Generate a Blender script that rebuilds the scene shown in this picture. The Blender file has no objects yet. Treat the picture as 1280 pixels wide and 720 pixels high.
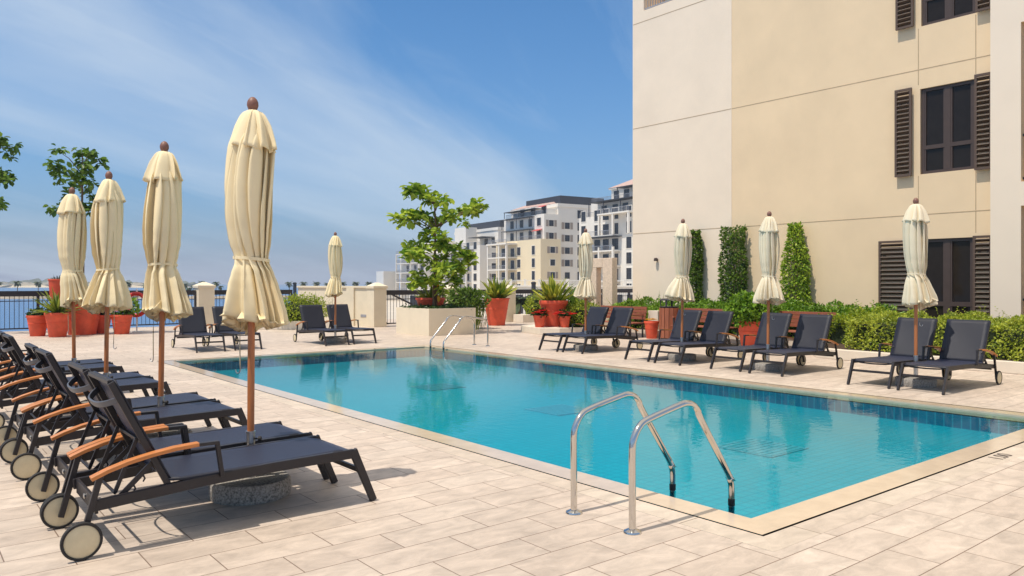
import bpy, bmesh, math, random
import numpy as np
from mathutils import Vector, Matrix

random.seed(7)
PI = math.pi
R = math.radians
scene = bpy.context.scene
col = scene.collection


def S(r, g, b):
    def f(c):
        c /= 255.0
        return c / 12.92 if c <= .04045 else ((c + .055) / 1.055) ** 2.4
    return (f(r), f(g), f(b))


# ------------------------------------------------------------------ camera
YAW = R(38.96)
cam_d = bpy.data.cameras.new('camera')
cam = bpy.data.objects.new('camera', cam_d)
col.objects.link(cam)
cam.location = (0, 0, 1.5)
cam.rotation_euler = (R(90), 0, -YAW)
cam_d.sensor_width = 36
cam_d.lens = 36 * 962 / 1280
cam_d.shift_y = -5.0 / 1280
cam_d.clip_start = .05
cam_d.clip_end = 20000
scene.camera = cam

# ------------------------------------------------------------------ materials
MATS = {}


def nodes_of(name):
    m = bpy.data.materials.new(name)
    m.use_nodes = True
    nt = m.node_tree
    return m, nt, nt.nodes, nt.links, nt.nodes['Principled BSDF']


def pm(name, base, rough=.6, var=.12, scale=6.0, bump=.0, bscale=60.0, metal=0.0, spec=.5, tint=None, stretch=(1, 1, 1), trans=0.0,
       detail=4.0, coat=0.0):
    """a general procedural surface: colour broken up by two noises, optional fine bump"""
    m, nt, N, L, b = nodes_of(name)
    tc = N.new('ShaderNodeTexCoord')
    mp = N.new('ShaderNodeMapping')
    mp.inputs['Scale'].default_value = stretch
    L.new(tc.outputs['Object'], mp.inputs['Vector'])
    n1 = N.new('ShaderNodeTexNoise')
    n1.inputs['Scale'].default_value = scale
    n1.inputs['Detail'].default_value = detail
    n1.inputs['Roughness'].default_value = .62
    L.new(mp.outputs[0], n1.inputs['Vector'])
    cr = N.new('ShaderNodeValToRGB')
    t = tint or base
    lo = [max(0, c * (1 - var)) for c in base]
    hi = [min(1, c * (1 + var)) for c in t]
    cr.color_ramp.elements[0].position = .3
    cr.color_ramp.elements[0].color = (*lo, 1)
    cr.color_ramp.elements[1].position = .7
    cr.color_ramp.elements[1].color = (*hi, 1)
    L.new(n1.outputs['Fac'], cr.inputs['Fac'])
    L.new(cr.outputs['Color'], b.inputs['Base Color'])
    b.inputs['Roughness'].default_value = rough
    b.inputs['Metallic'].default_value = metal
    b.inputs['Specular IOR Level'].default_value = spec
    if coat:
        b.inputs['Coat Weight'].default_value = coat
    if bump:
        n2 = N.new('ShaderNodeTexNoise')
        n2.inputs['Scale'].default_value = bscale
        n2.inputs['Detail'].default_value = 3
        L.new(mp.outputs[0], n2.inputs['Vector'])
        bp = N.new('ShaderNodeBump')
        bp.inputs['Strength'].default_value = bump
        bp.inputs['Distance'].default_value = .01
        L.new(n2.outputs['Fac'], bp.inputs['Height'])
        L.new(bp.outputs['Normal'], b.inputs['Normal'])
    if trans:
        out = N['Material Output']
        tl = N.new('ShaderNodeBsdfTranslucent')
        L.new(cr.outputs['Color'], tl.inputs['Color'])
        mx = N.new('ShaderNodeMixShader')
        mx.inputs['Fac'].default_value = trans
        L.new(b.outputs[0], mx.inputs[1])
        L.new(tl.outputs[0], mx.inputs[2])
        L.new(mx.outputs[0], out.inputs['Surface'])
    MATS[name] = m
    return m


def leafmat(name, dark, light, trans=.36, rough=.45):
    m, nt, N, L, b = nodes_of(name)
    g = N.new('ShaderNodeNewGeometry')
    tc = N.new('ShaderNodeTexCoord')
    n1 = N.new('ShaderNodeTexNoise')
    n1.inputs['Scale'].default_value = 2.2
    n1.inputs['Detail'].default_value = 2
    L.new(tc.outputs['Object'], n1.inputs['Vector'])
    ad = N.new('ShaderNodeMath')
    ad.operation = 'MULTIPLY_ADD'
    ad.inputs[1].default_value = .75
    L.new(g.outputs['Random Per Island'], ad.inputs[0])
    mu = N.new('ShaderNodeMath')
    mu.operation = 'MULTIPLY_ADD'
    mu.inputs[1].default_value = .9
    mu.inputs[2].default_value = -.32
    L.new(n1.outputs['Fac'], mu.inputs[0])
    L.new(mu.outputs[0], ad.inputs[2])
    cr = N.new('ShaderNodeValToRGB')
    cr.color_ramp.elements[0].color = (*dark, 1)
    cr.color_ramp.elements[1].color = (*light, 1)
    cr.color_ramp.elements[0].position = .1
    cr.color_ramp.elements[1].position = .95
    L.new(ad.outputs[0], cr.inputs['Fac'])
    L.new(cr.outputs['Color'], b.inputs['Base Color'])
    b.inputs['Roughness'].default_value = rough
    out = N['Material Output']
    tl = N.new('ShaderNodeBsdfTranslucent')
    L.new(cr.outputs['Color'], tl.inputs['Color'])
    mx = N.new('ShaderNodeMixShader')
    mx.inputs['Fac'].default_value = trans
    L.new(b.outputs[0], mx.inputs[1])
    L.new(tl.outputs[0], mx.inputs[2])
    L.new(mx.outputs[0], out.inputs['Surface'])
    MATS[name] = m
    return m


def tilemat(name, c1, c2, mortar, bw, rh, ms, rough=.5, noise_scale=2.5, off=.5, rot=0.0, nvar=.16, bump=.25, veins=True, loc=(0, 0, 0), axis=None):
    m, nt, N, L, b = nodes_of(name)
    tc = N.new('ShaderNodeTexCoord')
    mp = N.new('ShaderNodeMapping')
    mp.inputs['Rotation'].default_value = axis or (0, 0, rot)
    mp.inputs['Location'].default_value = loc
    L.new(tc.outputs['Object'], mp.inputs['Vector'])
    br = N.new('ShaderNodeTexBrick')
    br.offset = off
    br.inputs['Scale'].default_value = 1
    br.inputs['Brick Width'].default_value = bw
    br.inputs['Row Height'].default_value = rh
    br.inputs['Mortar Size'].default_value = ms
    br.inputs['Mortar Smooth'].default_value = .1
    br.inputs['Color1'].default_value = (*c1, 1)
    br.inputs['Color2'].default_value = (*c2, 1)
    br.inputs['Mortar'].default_value = (*mortar, 1)
    L.new(mp.outputs[0], br.inputs['Vector'])
    n1 = N.new('ShaderNodeTexNoise')
    n1.inputs['Scale'].default_value = noise_scale
    n1.inputs['Detail'].default_value = 9
    n1.inputs['Roughness'].default_value = .68
    n1.inputs['Distortion'].default_value = .5 if veins else 0
    mp2 = N.new('ShaderNodeMapping')
    mp2.inputs['Scale'].default_value = (1, 1.9, 1)
    L.new(tc.outputs['Object'], mp2.inputs['Vector'])
    L.new(mp2.outputs[0], n1.inputs['Vector'])
    # shift the veining per tile so that it breaks at the joints
    if veins:
        sh = N.new('ShaderNodeVectorMath')
        sh.operation = 'MULTIPLY_ADD'
        sh.inputs[1].default_value = (37, 23, 11)
        L.new(br.outputs['Color'], sh.inputs[0])
        L.new(mp2.outputs[0], sh.inputs[2])
        L.new(sh.outputs[0], n1.inputs['Vector'])
    mr = N.new('ShaderNodeMapRange')
    mr.inputs['From Min'].default_value = .3
    mr.inputs['From Max'].default_value = .7
    mr.inputs['To Min'].default_value = 1 - nvar
    mr.inputs['To Max'].default_value = 1 + nvar * .6
    L.new(n1.outputs['Fac'], mr.inputs['Value'])
    n3 = N.new('ShaderNodeTexNoise')      # broad worn / damp patches
    n3.inputs['Scale'].default_value = .45
    n3.inputs['Detail'].default_value = 3
    L.new(tc.outputs['Object'], n3.inputs['Vector'])
    mr3 = N.new('ShaderNodeMapRange')
    mr3.inputs['From Min'].default_value = .35
    mr3.inputs['From Max'].default_value = .65
    mr3.inputs['To Min'].default_value = 1 - nvar * .45
    mr3.inputs['To Max'].default_value = 1.03
    L.new(n3.outputs['Fac'], mr3.inputs['Value'])
    mm = N.new('ShaderNodeMath')
    mm.operation = 'MULTIPLY'
    L.new(mr.outputs[0], mm.inputs[0])
    L.new(mr3.outputs[0], mm.inputs[1])
    vm = N.new('ShaderNodeVectorMath')
    vm.operation = 'SCALE'
    L.new(br.outputs['Color'], vm.inputs[0])
    L.new(mm.outputs[0], vm.inputs['Scale'])
    L.new(vm.outputs[0], b.inputs['Base Color'])
    b.inputs['Roughness'].default_value = rough
    if bump:
        bp = N.new('ShaderNodeBump')
        bp.inputs['Strength'].default_value = bump
        bp.inputs['Distance'].default_value = .004
        bp.invert = True
        L.new(br.outputs['Fac'], bp.inputs['Height'])
        L.new(bp.outputs['Normal'], b.inputs['Normal'])
    MATS[name] = m
    return m


tilemat('deck_stone', S(197, 180, 164), S(206, 190, 174), S(126, 105, 90), .60, .29, .0034, rough=.6, noise_scale=4.2, nvar=.27, loc=(.12, -.02, 0))
tilemat('border_stone', S(196, 180, 163), S(205, 190, 172), S(118, 98, 80), .93, 10, .0034, rough=.6, noise_scale=4.2, nvar=.22, off=0, loc=(.3, 3, 0))
tilemat('border_stone_turned', S(196, 180, 163), S(205, 190, 172), S(118, 98, 80), .93, 10, .0034, rough=.6, noise_scale=4.2, nvar=.22, off=0, loc=(.3, 3, 0),
        rot=PI / 2)
tilemat('pool_mosaic', (.001, .33, .43), (.002, .35, .455), (.002, .27, .37), .10, .10, .008, rough=.25, off=0, nvar=.05, bump=0, veins=False)
for nm, ax in (('pool_wall_tile', (R(90), 0, 0)), ('pool_wall_tile_turned', (0, R(90), R(90)))):
    tilemat(nm, (.003, .15, .27), (.005, .19, .32), (.02, .30, .43), .1, .3, .008, rough=.2, off=0, nvar=.1, bump=0, veins=False, axis=ax)
pm('coping_stone', S(202, 182, 158), rough=.14, var=.09, scale=5, spec=.6)
pm('slot_dark', S(38, 30, 24), rough=.9)
pm('facade_white', S(238, 221, 199), rough=.85, var=.05, scale=.7, bump=.2, bscale=70, detail=8)
pm('facade_beige', S(231, 206, 170), rough=.85, var=.055, scale=.7, bump=.2, bscale=70, detail=8)
pm('facade_column', S(236, 220, 199), rough=.85, var=.02, scale=1.2, bump=.1, bscale=90)
pm('joint_beige', S(180, 157, 127), rough=.9)  # darker beige of the scored facade joints
pm('render_cream', S(226, 213, 188), rough=.85, var=.05, scale=2.0, bump=.15, bscale=70)
pm('kerb_cream', S(222, 210, 192), rough=.8, var=.06, scale=3.0, bump=.1, bscale=60)
pm('portal_stone', S(226, 203, 180), rough=.8, var=.14, scale=14, bump=.2, bscale=80)
pm('dark_bronze', S(74, 60, 54), rough=.45, var=.08, metal=.0)
pm('shutter_brown', S(92, 74, 62), rough=.5, var=.08)
pm('window_glass', (.022, .017, .014), rough=.05, var=.1, spec=.22)
pm('far_glass', S(46, 48, 57), rough=.15, var=.35, scale=.6)
pm('interior_beige', S(190, 160, 112), rough=.9, var=.04)
pm('wood_pole', S(180, 108, 60), rough=.45, var=.2, scale=5, stretch=(8, 8, .6), coat=.25)
pm('teak', S(196, 122, 62), rough=.45, var=.16, scale=6, stretch=(1, 9, 9), coat=.1)
pm('bench_wood', S(146, 84, 62), rough=.5, var=.2, scale=5, stretch=(6, .8, 8))
pm('bin_wood', S(150, 88, 62), rough=.5, var=.25, scale=5, stretch=(8, 8, .7))
pm('finial_brown', S(128, 88, 74), rough=.5, var=.12, scale=20)
pm('lounger_frame', S(42, 38, 40), rough=.42, var=.1, spec=.45)
pm('lounger_grey', S(82, 84, 92), rough=.4, var=.05)
pm('black_rubber', S(38, 36, 36), rough=.7, var=.1)
pm('wheel_cream', S(212, 198, 164), rough=.6, var=.07, scale=14)
pm('sling', S(24, 27, 40), rough=.5, var=.1, scale=300, bump=.2, bscale=700, spec=.45)
MATS['sling'].node_tree.nodes['Principled BSDF'].inputs['Sheen Weight'].default_value = .13
MATS['sling'].node_tree.nodes['Principled BSDF'].inputs['Sheen Tint'].default_value = (.55, .6, 1, 1)
pm('steel', (.62, .60, .57), rough=.1, var=.03, metal=1.0)
pm('steel_satin', (.55, .55, .55), rough=.3, var=.05, metal=1.0)
pm('granite', S(150, 145, 138), rough=.75, var=.6, scale=70, bump=.3, bscale=140, detail=2)
pm('terracotta', S(214, 86, 56), rough=.6, var=.18, scale=4, bump=.05, bscale=30)
pm('soil', S(70, 52, 38), rough=.95, var=.4, scale=20, bump=.5)
pm('black_iron', S(46, 44, 50), rough=.45, var=.08)
pm('rope', S(196, 182, 150), rough=.9)
pm('life_red', S(206, 44, 34), rough=.5)
pm('white_paint', S(232, 230, 226), rough=.6, var=.03)
pm('mark_ink', S(96, 84, 78), rough=.8)
pm('drain_grate', S(40, 150, 170), rough=.5, var=.2, scale=30)


def cloth(name, c):
    m = pm(name, c, rough=.92, var=.05, scale=2.2, trans=.14, spec=.15)
    nt = m.node_tree
    N, L = nt.nodes, nt.links
    tc = N.new('ShaderNodeTexCoord')
    mp = N.new('ShaderNodeMapping')
    mp.inputs['Scale'].default_value = (7, 7, 1.5)
    L.new(tc.outputs['Object'], mp.inputs['Vector'])
    n = N.new('ShaderNodeTexNoise')
    n.noise_type = 'RIDGED_MULTIFRACTAL'
    n.inputs['Scale'].default_value = 1.0
    n.inputs['Detail'].default_value = 3
    n.inputs['Distortion'].default_value = .4
    L.new(mp.outputs[0], n.inputs['Vector'])
    bp = N.new('ShaderNodeBump')
    bp.inputs['Strength'].default_value = .7
    bp.inputs['Distance'].default_value = .012
    L.new(n.outputs['Fac'], bp.inputs['Height'])
    L.new(bp.outputs['Normal'], N['Principled BSDF'].inputs['Normal'])


cloth('canopy_cloth', S(251, 233, 192))
cloth('canopy_pale', S(242, 228, 200))
pm('bark', S(112, 90, 70), rough=.9, var=.3, scale=14, bump=.6, bscale=40, stretch=(1, 1, .3))
pm('apt_white', S(228, 222, 212), rough=.85, var=.03, scale=.3)
pm('apt_beige', S(230, 213, 180), rough=.85, var=.03, scale=.3)
pm('apt_dark', S(52, 56, 66), rough=.6, var=.06, scale=.3)
pm('apt_tile', S(186, 158, 148), rough=.8, var=.1, scale=1.5)
pm('apt_shutter', S(150, 138, 128), rough=.7)
pm('awning_red', S(196, 82, 78), rough=.7)
pm('rail_grey', S(150, 152, 160), rough=.5)
pm('promenade_paving', S(198, 188, 174), rough=.85, var=.1, scale=.08)
pm('rock', S(150, 138, 122), rough=.95, var=.35, scale=.25, bump=.5, bscale=1.5)
pm('sand', S(206, 190, 160), rough=.95, var=.1, scale=.02)
pm('far_green', S(92, 98, 84), rough=.95, var=.3, scale=.05)
leafmat('leaf_tree', S(88, 132, 32), S(196, 212, 74))
leafmat('leaf_tree_dark', S(52, 88, 28), S(128, 160, 60), trans=.42)
leafmat('leaf_hedge', S(100, 126, 24), S(212, 218, 84))
leafmat('leaf_lime', S(100, 126, 22), S(196, 206, 62))
leafmat('leaf_bush', S(64, 108, 20), S(148, 184, 52))
leafmat('leaf_dark', S(26, 54, 18), S(70, 104, 36))
leafmat('leaf_climber', S(48, 80, 20), S(130, 158, 54))
leafmat('leaf_strap', S(78, 108, 26), S(200, 200, 76))
leafmat('leaf_grass', S(70, 98, 24), S(160, 170, 66))
leafmat('leaf_palm', S(44, 62, 34), S(86, 100, 56), trans=.1)
leafmat('petal_red', S(190, 20, 22), S(224, 48, 40))
leafmat('petal_pink', S(206, 30, 96), S(232, 80, 150))
leafmat('leaf_yellow', S(214, 150, 20), S(238, 196, 40))
pm('foliage_core', (.02, .032, .01), rough=1, var=.3, scale=8)  # inner twigs and leaves, darkened to stand for the shade inside


# ------------------------------------------------------------------ mesh builder
class MB:
    def __init__(s):
        s.bm = bmesh.new()

    def face(s, vs, mi=0):
        try:
            f = s.bm.faces.new(vs)
            f.material_index = mi
            return f
        except ValueError:
            return None

    def quad(s, pts, mi=0):
        return s.face([s.bm.verts.new(p) for p in pts], mi)

    def box(s, x0, x1, y0, y1, z0, z1, mi=0, M=None):
        c = [(x0, y0, z0), (x1, y0, z0), (x1, y1, z0), (x0, y1, z0), (x0, y0, z1), (x1, y0, z1), (x1, y1, z1), (x0, y1, z1)]
        if M is not None:
            c = [M @ Vector(p) for p in c]
        v = [s.bm.verts.new(p) for p in c]
        for f in ((3, 2, 1, 0), (4, 5, 6, 7), (0, 1, 5, 4), (1, 2, 6, 5), (2, 3, 7, 6), (3, 0, 4, 7)):
            s.face([v[i] for i in f], mi)
        return s

    def sweep(s, pts, prof_fn, up=(0, 0, 1), mi=0, caps=True, closed=False):
        pts = [Vector(p) for p in pts]
        n = len(pts)
        rings = []
        up = Vector(up)
        for i, p in enumerate(pts):
            if closed:
                t = (pts[(i + 1) % n] - pts[i - 1]).normalized()
            else:
                a = (p - pts[i - 1]).normalized() if i > 0 else None
                b = (pts[i + 1] - p).normalized() if i < n - 1 else None
                t = (a + b).normalized() if a is not None and b is not None else (a if a is not None else b)
            sd = t.cross(up)
            if sd.length < 1e-4:
                sd = t.cross(Vector((1, 0, 0)))
            sd.normalize()
            u = sd.cross(t).normalized()
            k = 1.0
            if not closed and 0 < i < n - 1:
                k = 1 / max(.5, math.sqrt((1 + (a.dot(b))) / 2))
            rings.append([s.bm.verts.new(p + sd * q[0] * 1 + u * q[1] * k) for q in prof_fn(i / (n - 1 if n > 1 else 1))])
        m = len(rings[0])
        for i in range(n if closed else n - 1):
            A, B = rings[i], rings[(i + 1) % n]
            for j in range(m):
                s.face([A[j], A[(j + 1) % m], B[(j + 1) % m], B[j]], mi)
        if caps and not closed:
            s.face(list(reversed(rings[0])), mi)
            s.face(rings[-1], mi)
        return s

    def bar(s, pts, w, h, up=(0, 0, 1), mi=0, taper=1.0):
        return s.sweep(pts, lambda t: [(-w / 2 * (1 + (taper - 1) * t), -h / 2 * (1 + (taper - 1) * t)), (w / 2 * (1 + (taper - 1) * t), -h / 2 * (1 + (taper - 1) * t)),
                                       (w / 2 * (1 + (taper - 1) * t), h / 2 * (1 + (taper - 1) * t)), (-w / 2 * (1 + (taper - 1) * t), h / 2 * (1 + (taper - 1) * t))], up, mi)

    def tube(s, pts, r, n=10, up=(0, 0, 1), mi=0, r2=None, closed=False):
        r2 = r if r2 is None else r2
        return s.sweep(pts, lambda t: [((r + (r2 - r) * t) * math.cos(2 * PI * k / n), (r + (r2 - r) * t) * math.sin(2 * PI * k / n)) for k in range(n)], up, mi, closed=closed)

    def lathe(s, prof, n=32, c=(0, 0, 0), mi=0, cap0=True, cap1=True, axis='z'):
        rings = []
        for r, z in prof:
            ring = []
            for k in range(n):
                a = 2 * PI * k / n
                p = (r * math.cos(a), r * math.sin(a), z)
                if axis == 'y':
                    p = (p[0], p[2], p[1])
                ring.append(s.bm.verts.new((c[0] + p[0], c[1] + p[1], c[2] + p[2])))
            rings.append(ring)
        for A, B in zip(rings, rings[1:]):
            for k in range(n):
                s.face([A[k], A[(k + 1) % n], B[(k + 1) % n], B[k]], mi)
        if cap0:
            s.face(list(reversed(rings[0])), mi)
        if cap1:
            s.face(rings[-1], mi)
        return s

    def prism(s, poly, z0, z1, mi=0, mi_top=None):
        a = [s.bm.verts.new((x, y, z0)) for x, y in poly]
        b = [s.bm.verts.new((x, y, z1)) for x, y in poly]
        n = len(poly)
        for i in range(n):
            s.face([a[i], a[(i + 1) % n], b[(i + 1) % n], b[i]], mi)
        s.face(b, mi if mi_top is None else mi_top)
        s.face(list(reversed(a)), mi)
        return s

    def build(s, name, mats, parent=None, bevel=0.0, smooth=None, loc=None, rz=None, seg=2):
        me = bpy.data.meshes.new(name)
        bmesh.ops.recalc_face_normals(s.bm, faces=s.bm.faces[:])
        s.bm.to_mesh(me)
        s.bm.free()
        if not isinstance(mats, (list, tuple)):
            mats = [mats]
        for m in mats:
            me.materials.append(MATS[m])
        o = bpy.data.objects.new(name, me)
        col.objects.link(o)
        if smooth is not None:
            me.polygons.foreach_set('use_smooth', [True] * len(me.polygons))
            me.set_sharp_from_angle(angle=R(smooth))
        if bevel:
            md = o.modifiers.new('bevel', 'BEVEL')
            md.width = bevel
            md.segments = seg
            md.limit_method = 'ANGLE'
            md.angle_limit = R(40)
        if parent is not None:
            o.parent = parent
        if loc is not None:
            o.location = loc
        if rz is not None:
            o.rotation_euler = (0, 0, rz)
        return o


def npmesh(name, V, F, mats, parent=None, loc=None, mi=None, smooth=False):
    me = bpy.data.meshes.new(name)
    me.from_pydata(np.asarray(V).tolist(), [], [list(map(int, f)) for f in F])
    for m in (mats if isinstance(mats, (list, tuple)) else [mats]):
        me.materials.append(MATS[m])
    if mi is not None:
        me.polygons.foreach_set('material_index', np.asarray(mi, dtype=np.int32))
    if smooth:
        me.polygons.foreach_set('use_smooth', [True] * len(me.polygons))
    me.update()
    o = bpy.data.objects.new(name, me)
    col.objects.link(o)
    if parent is not None:
        o.parent = parent
    if loc is not None:
        o.location = loc
    return o


def tag(o, label=None, cat=None, group=None, kind=None):
    if label:
        o['label'] = label
    if cat:
        o['category'] = cat
    if group:
        o['group'] = group
    if kind:
        o['kind'] = kind
    return o


def empty(name, loc=(0, 0, 0), rz=0.0, label=None, cat=None, group=None):
    o = bpy.data.objects.new(name, None)
    o.empty_display_size = .2
    col.objects.link(o)
    o.location = loc
    o.rotation_euler = (0, 0, rz)
    return tag(o, label, cat, group)


def copy_tree(o, parent=None):
    c = o.copy()
    col.objects.link(c)
    if parent is not None:
        c.parent = parent
    for ch in list(o.children):
        copy_tree(ch, c)
    return c


def unit(a):
    return a / np.maximum(1e-9, np.linalg.norm(a, axis=-1, keepdims=True))


def leaf_arrays(P, D, Nn, Ln, W, big=False, droop=.15):
    """leaf faces: P base points, D directions, Nn normals, Ln lengths, W widths"""
    P = np.asarray(P, float)
    D = unit(np.asarray(D, float))
    Sd = unit(np.cross(D, Nn))
    Nn = np.cross(Sd, D)
    Ln = np.asarray(Ln).reshape(-1, 1)
    W = np.asarray(W).reshape(-1, 1)
    n = len(P)
    tip = P + D * Ln - Nn * Ln * droop
    if big:
        l1 = P + D * Ln * .38 + Sd * W * .42 + Nn * W * .10
        l2 = P + D * Ln * .75 + Sd * W * .46 + Nn * (W * .10 - Ln * droop * .45)
        r1 = P + D * Ln * .38 - Sd * W * .42 + Nn * W * .10
        r2 = P + D * Ln * .75 - Sd * W * .46 + Nn * (W * .10 - Ln * droop * .45)
        V = np.stack([P, l1, l2, tip, r2, r1], 1).reshape(-1, 3)
        b = np.arange(n) * 6
        F = np.concatenate([np.stack([b, b + 3, b + 2, b + 1], 1), np.stack([b, b + 5, b + 4, b + 3], 1)])
    else:
        l = P + D * Ln * .5 + Sd * W * .5 + Nn * W * .18
        r = P + D * Ln * .5 - Sd * W * .5 + Nn * W * .18
        V = np.stack([P, l, tip, r], 1).reshape(-1, 3)
        b = np.arange(n) * 4
        F = np.concatenate([np.stack([b, b + 2, b + 1], 1), np.stack([b, b + 3, b + 2], 1)])
    return V, F


def join_arrays(parts):
    Vs, Fs, off = [], [], 0
    for V, F in parts:
        Vs.append(V)
        Fs.extend([[i + off for i in f] for f in np.asarray(F).tolist()])
        off += len(V)
    return np.concatenate(Vs), Fs


def rnd(seed):
    return np.random.default_rng(seed)


def blob_leaves(g, n, c, rad, size, asp=.5, shell=.55, lumps=0, zmin=None, big=False, upbias=.25):
    """leaves through an uneven ellipsoidal volume: c centre, rad radii"""
    d = unit(g.normal(size=(n, 3)))
    rr = (shell + (1 - shell) * g.random((n, 1))) ** .8
    if lumps:
        ph = g.random(6) * 6.28
        lump = 1 + lumps * (np.sin(3 * d[:, :1] * 2 + ph[0]) * np.sin(3.3 * d[:, 1:2] * 2 + ph[1]) + .6 * np.sin(7 * d[:, 2:3] + ph[2] + 4 * d[:, :1]))
        rr = rr * lump
    P = np.asarray(c) + d * rr * np.asarray(rad)
    D = unit(d * .8 + g.normal(size=(n, 3)) * .7 + np.array([0, 0, upbias * .5]))
    Nn = unit(d * .6 + g.normal(size=(n, 3)) * .6 + np.array([0, 0, upbias * 2]))
    Ln = size * (.6 + .8 * g.random(n))
    if zmin is not None:
        k = P[:, 2] > zmin
        P, D, Nn, Ln = P[k], D[k], Nn[k], Ln[k]
    return leaf_arrays(P, D, Nn, Ln, Ln * asp, big=big)


def blob_core(c, rad, k=.72, n=10, m=7, seed=0):
    g = rnd(seed + 99)
    V, F = [], []
    for i in range(m + 1):
        th = PI * i / m
        for j in range(n):
            a = 2 * PI * j / n
            q = k * (1 + .16 * (g.random() - .5))
            V.append((c[0] + rad[0] * q * math.sin(th) * math.cos(a), c[1] + rad[1] * q * math.sin(th) * math.sin(a), c[2] + rad[2] * q * math.cos(th)))
    for i in range(m):
        for j in range(n):
            F.append([i * n + j, i * n + (j + 1) % n, (i + 1) * n + (j + 1) % n, (i + 1) * n + j])
    return np.array(V), F


def strap_leaves(g, n, c, L0, w0, tilt=(10, 75), seg=6, gravity=.9, spread=.06):
    """arching sword-like leaves from a common base"""
    Vs, Fs, off = [], [], 0
    for i in range(n):
        az = g.random() * 2 * PI
        tl = R(tilt[0] + (tilt[1] - tilt[0]) * g.random())
        Ln = L0 * (.65 + .5 * g.random())
        w = w0 * (.7 + .6 * g.random())
        p = np.array(c, float) + np.array([math.cos(az), math.sin(az), 0]) * spread * g.random()
        h = np.array([math.cos(az), math.sin(az), 0])
        sd = np.array([-math.sin(az), math.cos(az), 0])
        tw = g.normal() * .5
        for k in range(seg + 1):
            t = k / seg
            a = tl + gravity * t * t * (.5 + .9 * g.random() * 0 + .5 * math.sin(i))
            d = h * math.sin(a) + np.array([0, 0, 1]) * math.cos(a)
            if k:
                p = p + d * Ln / seg
            ww = w * (math.sin(PI * (.14 + .86 * t)) ** .7 if t < 1 else 0.02)
            s2 = sd * math.cos(tw * t) + np.cross(d, sd) * math.sin(tw * t)
            nn = np.cross(sd, d)
            Vs += [p - s2 * ww / 2 + nn * ww * .2, p, p + s2 * ww / 2 + nn * ww * .2]
        for k in range(seg):
            b = off + 3 * k
            Fs += [[b, b + 1, b + 4, b + 3], [b + 1, b + 2, b + 5, b + 4]]
        off += 3 * (seg + 1)
    return np.array(Vs), Fs


# ------------------------------------------------------------------ setting: deck, pool, ground, sea
PX0, PX1, PY0, PY1 = 4.29, 10.03, 2.87, 15.75        # water edge
CW = .23                                             # coping width
BW = .19                                             # border course


def ring(name, x0, x1, y0, y1, w, z, mats, drop=None):
    """four mitred strips round the pool rectangle, w wide outwards"""
    m = MB()
    a = [(x0, y0), (x1, y0), (x1, y1), (x0, y1)]
    b = [(x0 - w, y0 - w), (x1 + w, y0 - w), (x1 + w, y1 + w), (x0 - w, y1 + w)]
    for i in range(4):
        j = (i + 1) % 4
        m.quad([(*a[i], z), (*b[i], z), (*b[j], z), (*a[j], z)], mi=(i % 2) if isinstance(mats, list) and len(mats) > 1 else 0)
        if drop:
            m.quad([(*a[i], z), (*a[j], z), (*a[j], z - drop), (*a[i], z - drop)])
    return m


DX0, DX1, DY0, DY1 = -14.0, 30.0, -8.0, 28.9
o = CW + .024
m = MB()
xs = [DX0, PX0 - o - BW, PX1 + o + BW, DX1]
ys = [DY0, PY0 - o - BW, PY1 + o + BW, DY1]
for i in range(3):
    for j in range(3):
        if i == 1 and j == 1:
            continue
        m.quad([(xs[i], ys[j], 0), (xs[i + 1], ys[j], 0), (xs[i + 1], ys[j + 1], 0), (xs[i], ys[j + 1], 0)])
tag(m.build('deck_paving', 'deck_stone'), kind='structure')
m = ring('b', PX0 - o, PX1 + o, PY0 - o, PY1 + o, BW, 0.0008, ['border_stone', 'border_stone_turned'])
tag(m.build('deck_border', ['border_stone', 'border_stone_turned']), kind='structure')
m = ring('c', PX0, PX1, PY0, PY1, CW, -.001, ['coping_stone'], drop=.08)
tag(m.build('pool_coping', 'coping_stone'), kind='structure')
m = ring('s', PX0 - CW - .03, PX1 + CW + .03, PY0 - CW - .03, PY1 + CW + .03, .03, -.03, ['slot_dark'])
m2 = ring('s', PX0 - CW + .03, PX1 + CW - .03, PY0 - CW + .03, PY1 + CW - .03, .08, -.02, ['slot_dark'])
m.bm.free()
tag(m2.build('drain_slot_floor', 'slot_dark'), kind='structure')

PD = -.24
m = MB()
m.quad([(PX0, PY0, PD), (PX1, PY0, PD), (PX1, PY1, PD), (PX0, PY1, PD)])
pf = tag(m.build('pool_floor', 'pool_mosaic'), kind='structure')
m = MB()
zt = -.07
m.quad([(PX0, PY0, PD), (PX1, PY0, PD), (PX1, PY0, zt), (PX0, PY0, zt)], 0)
m.quad([(PX0, PY1, PD), (PX1, PY1, PD), (PX1, PY1, zt), (PX0, PY1, zt)], 0)
m.quad([(PX0, PY0, PD), (PX0, PY1, PD), (PX0, PY1, zt), (PX0, PY0, zt)], 1)
m.quad([(PX1, PY0, PD), (PX1, PY1, PD), (PX1, PY1, zt), (PX1, PY0, zt)], 1)
pw = tag(m.build('pool_wall', ['pool_wall_tile', 'pool_wall_tile_turned']), kind='structure')


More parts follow.
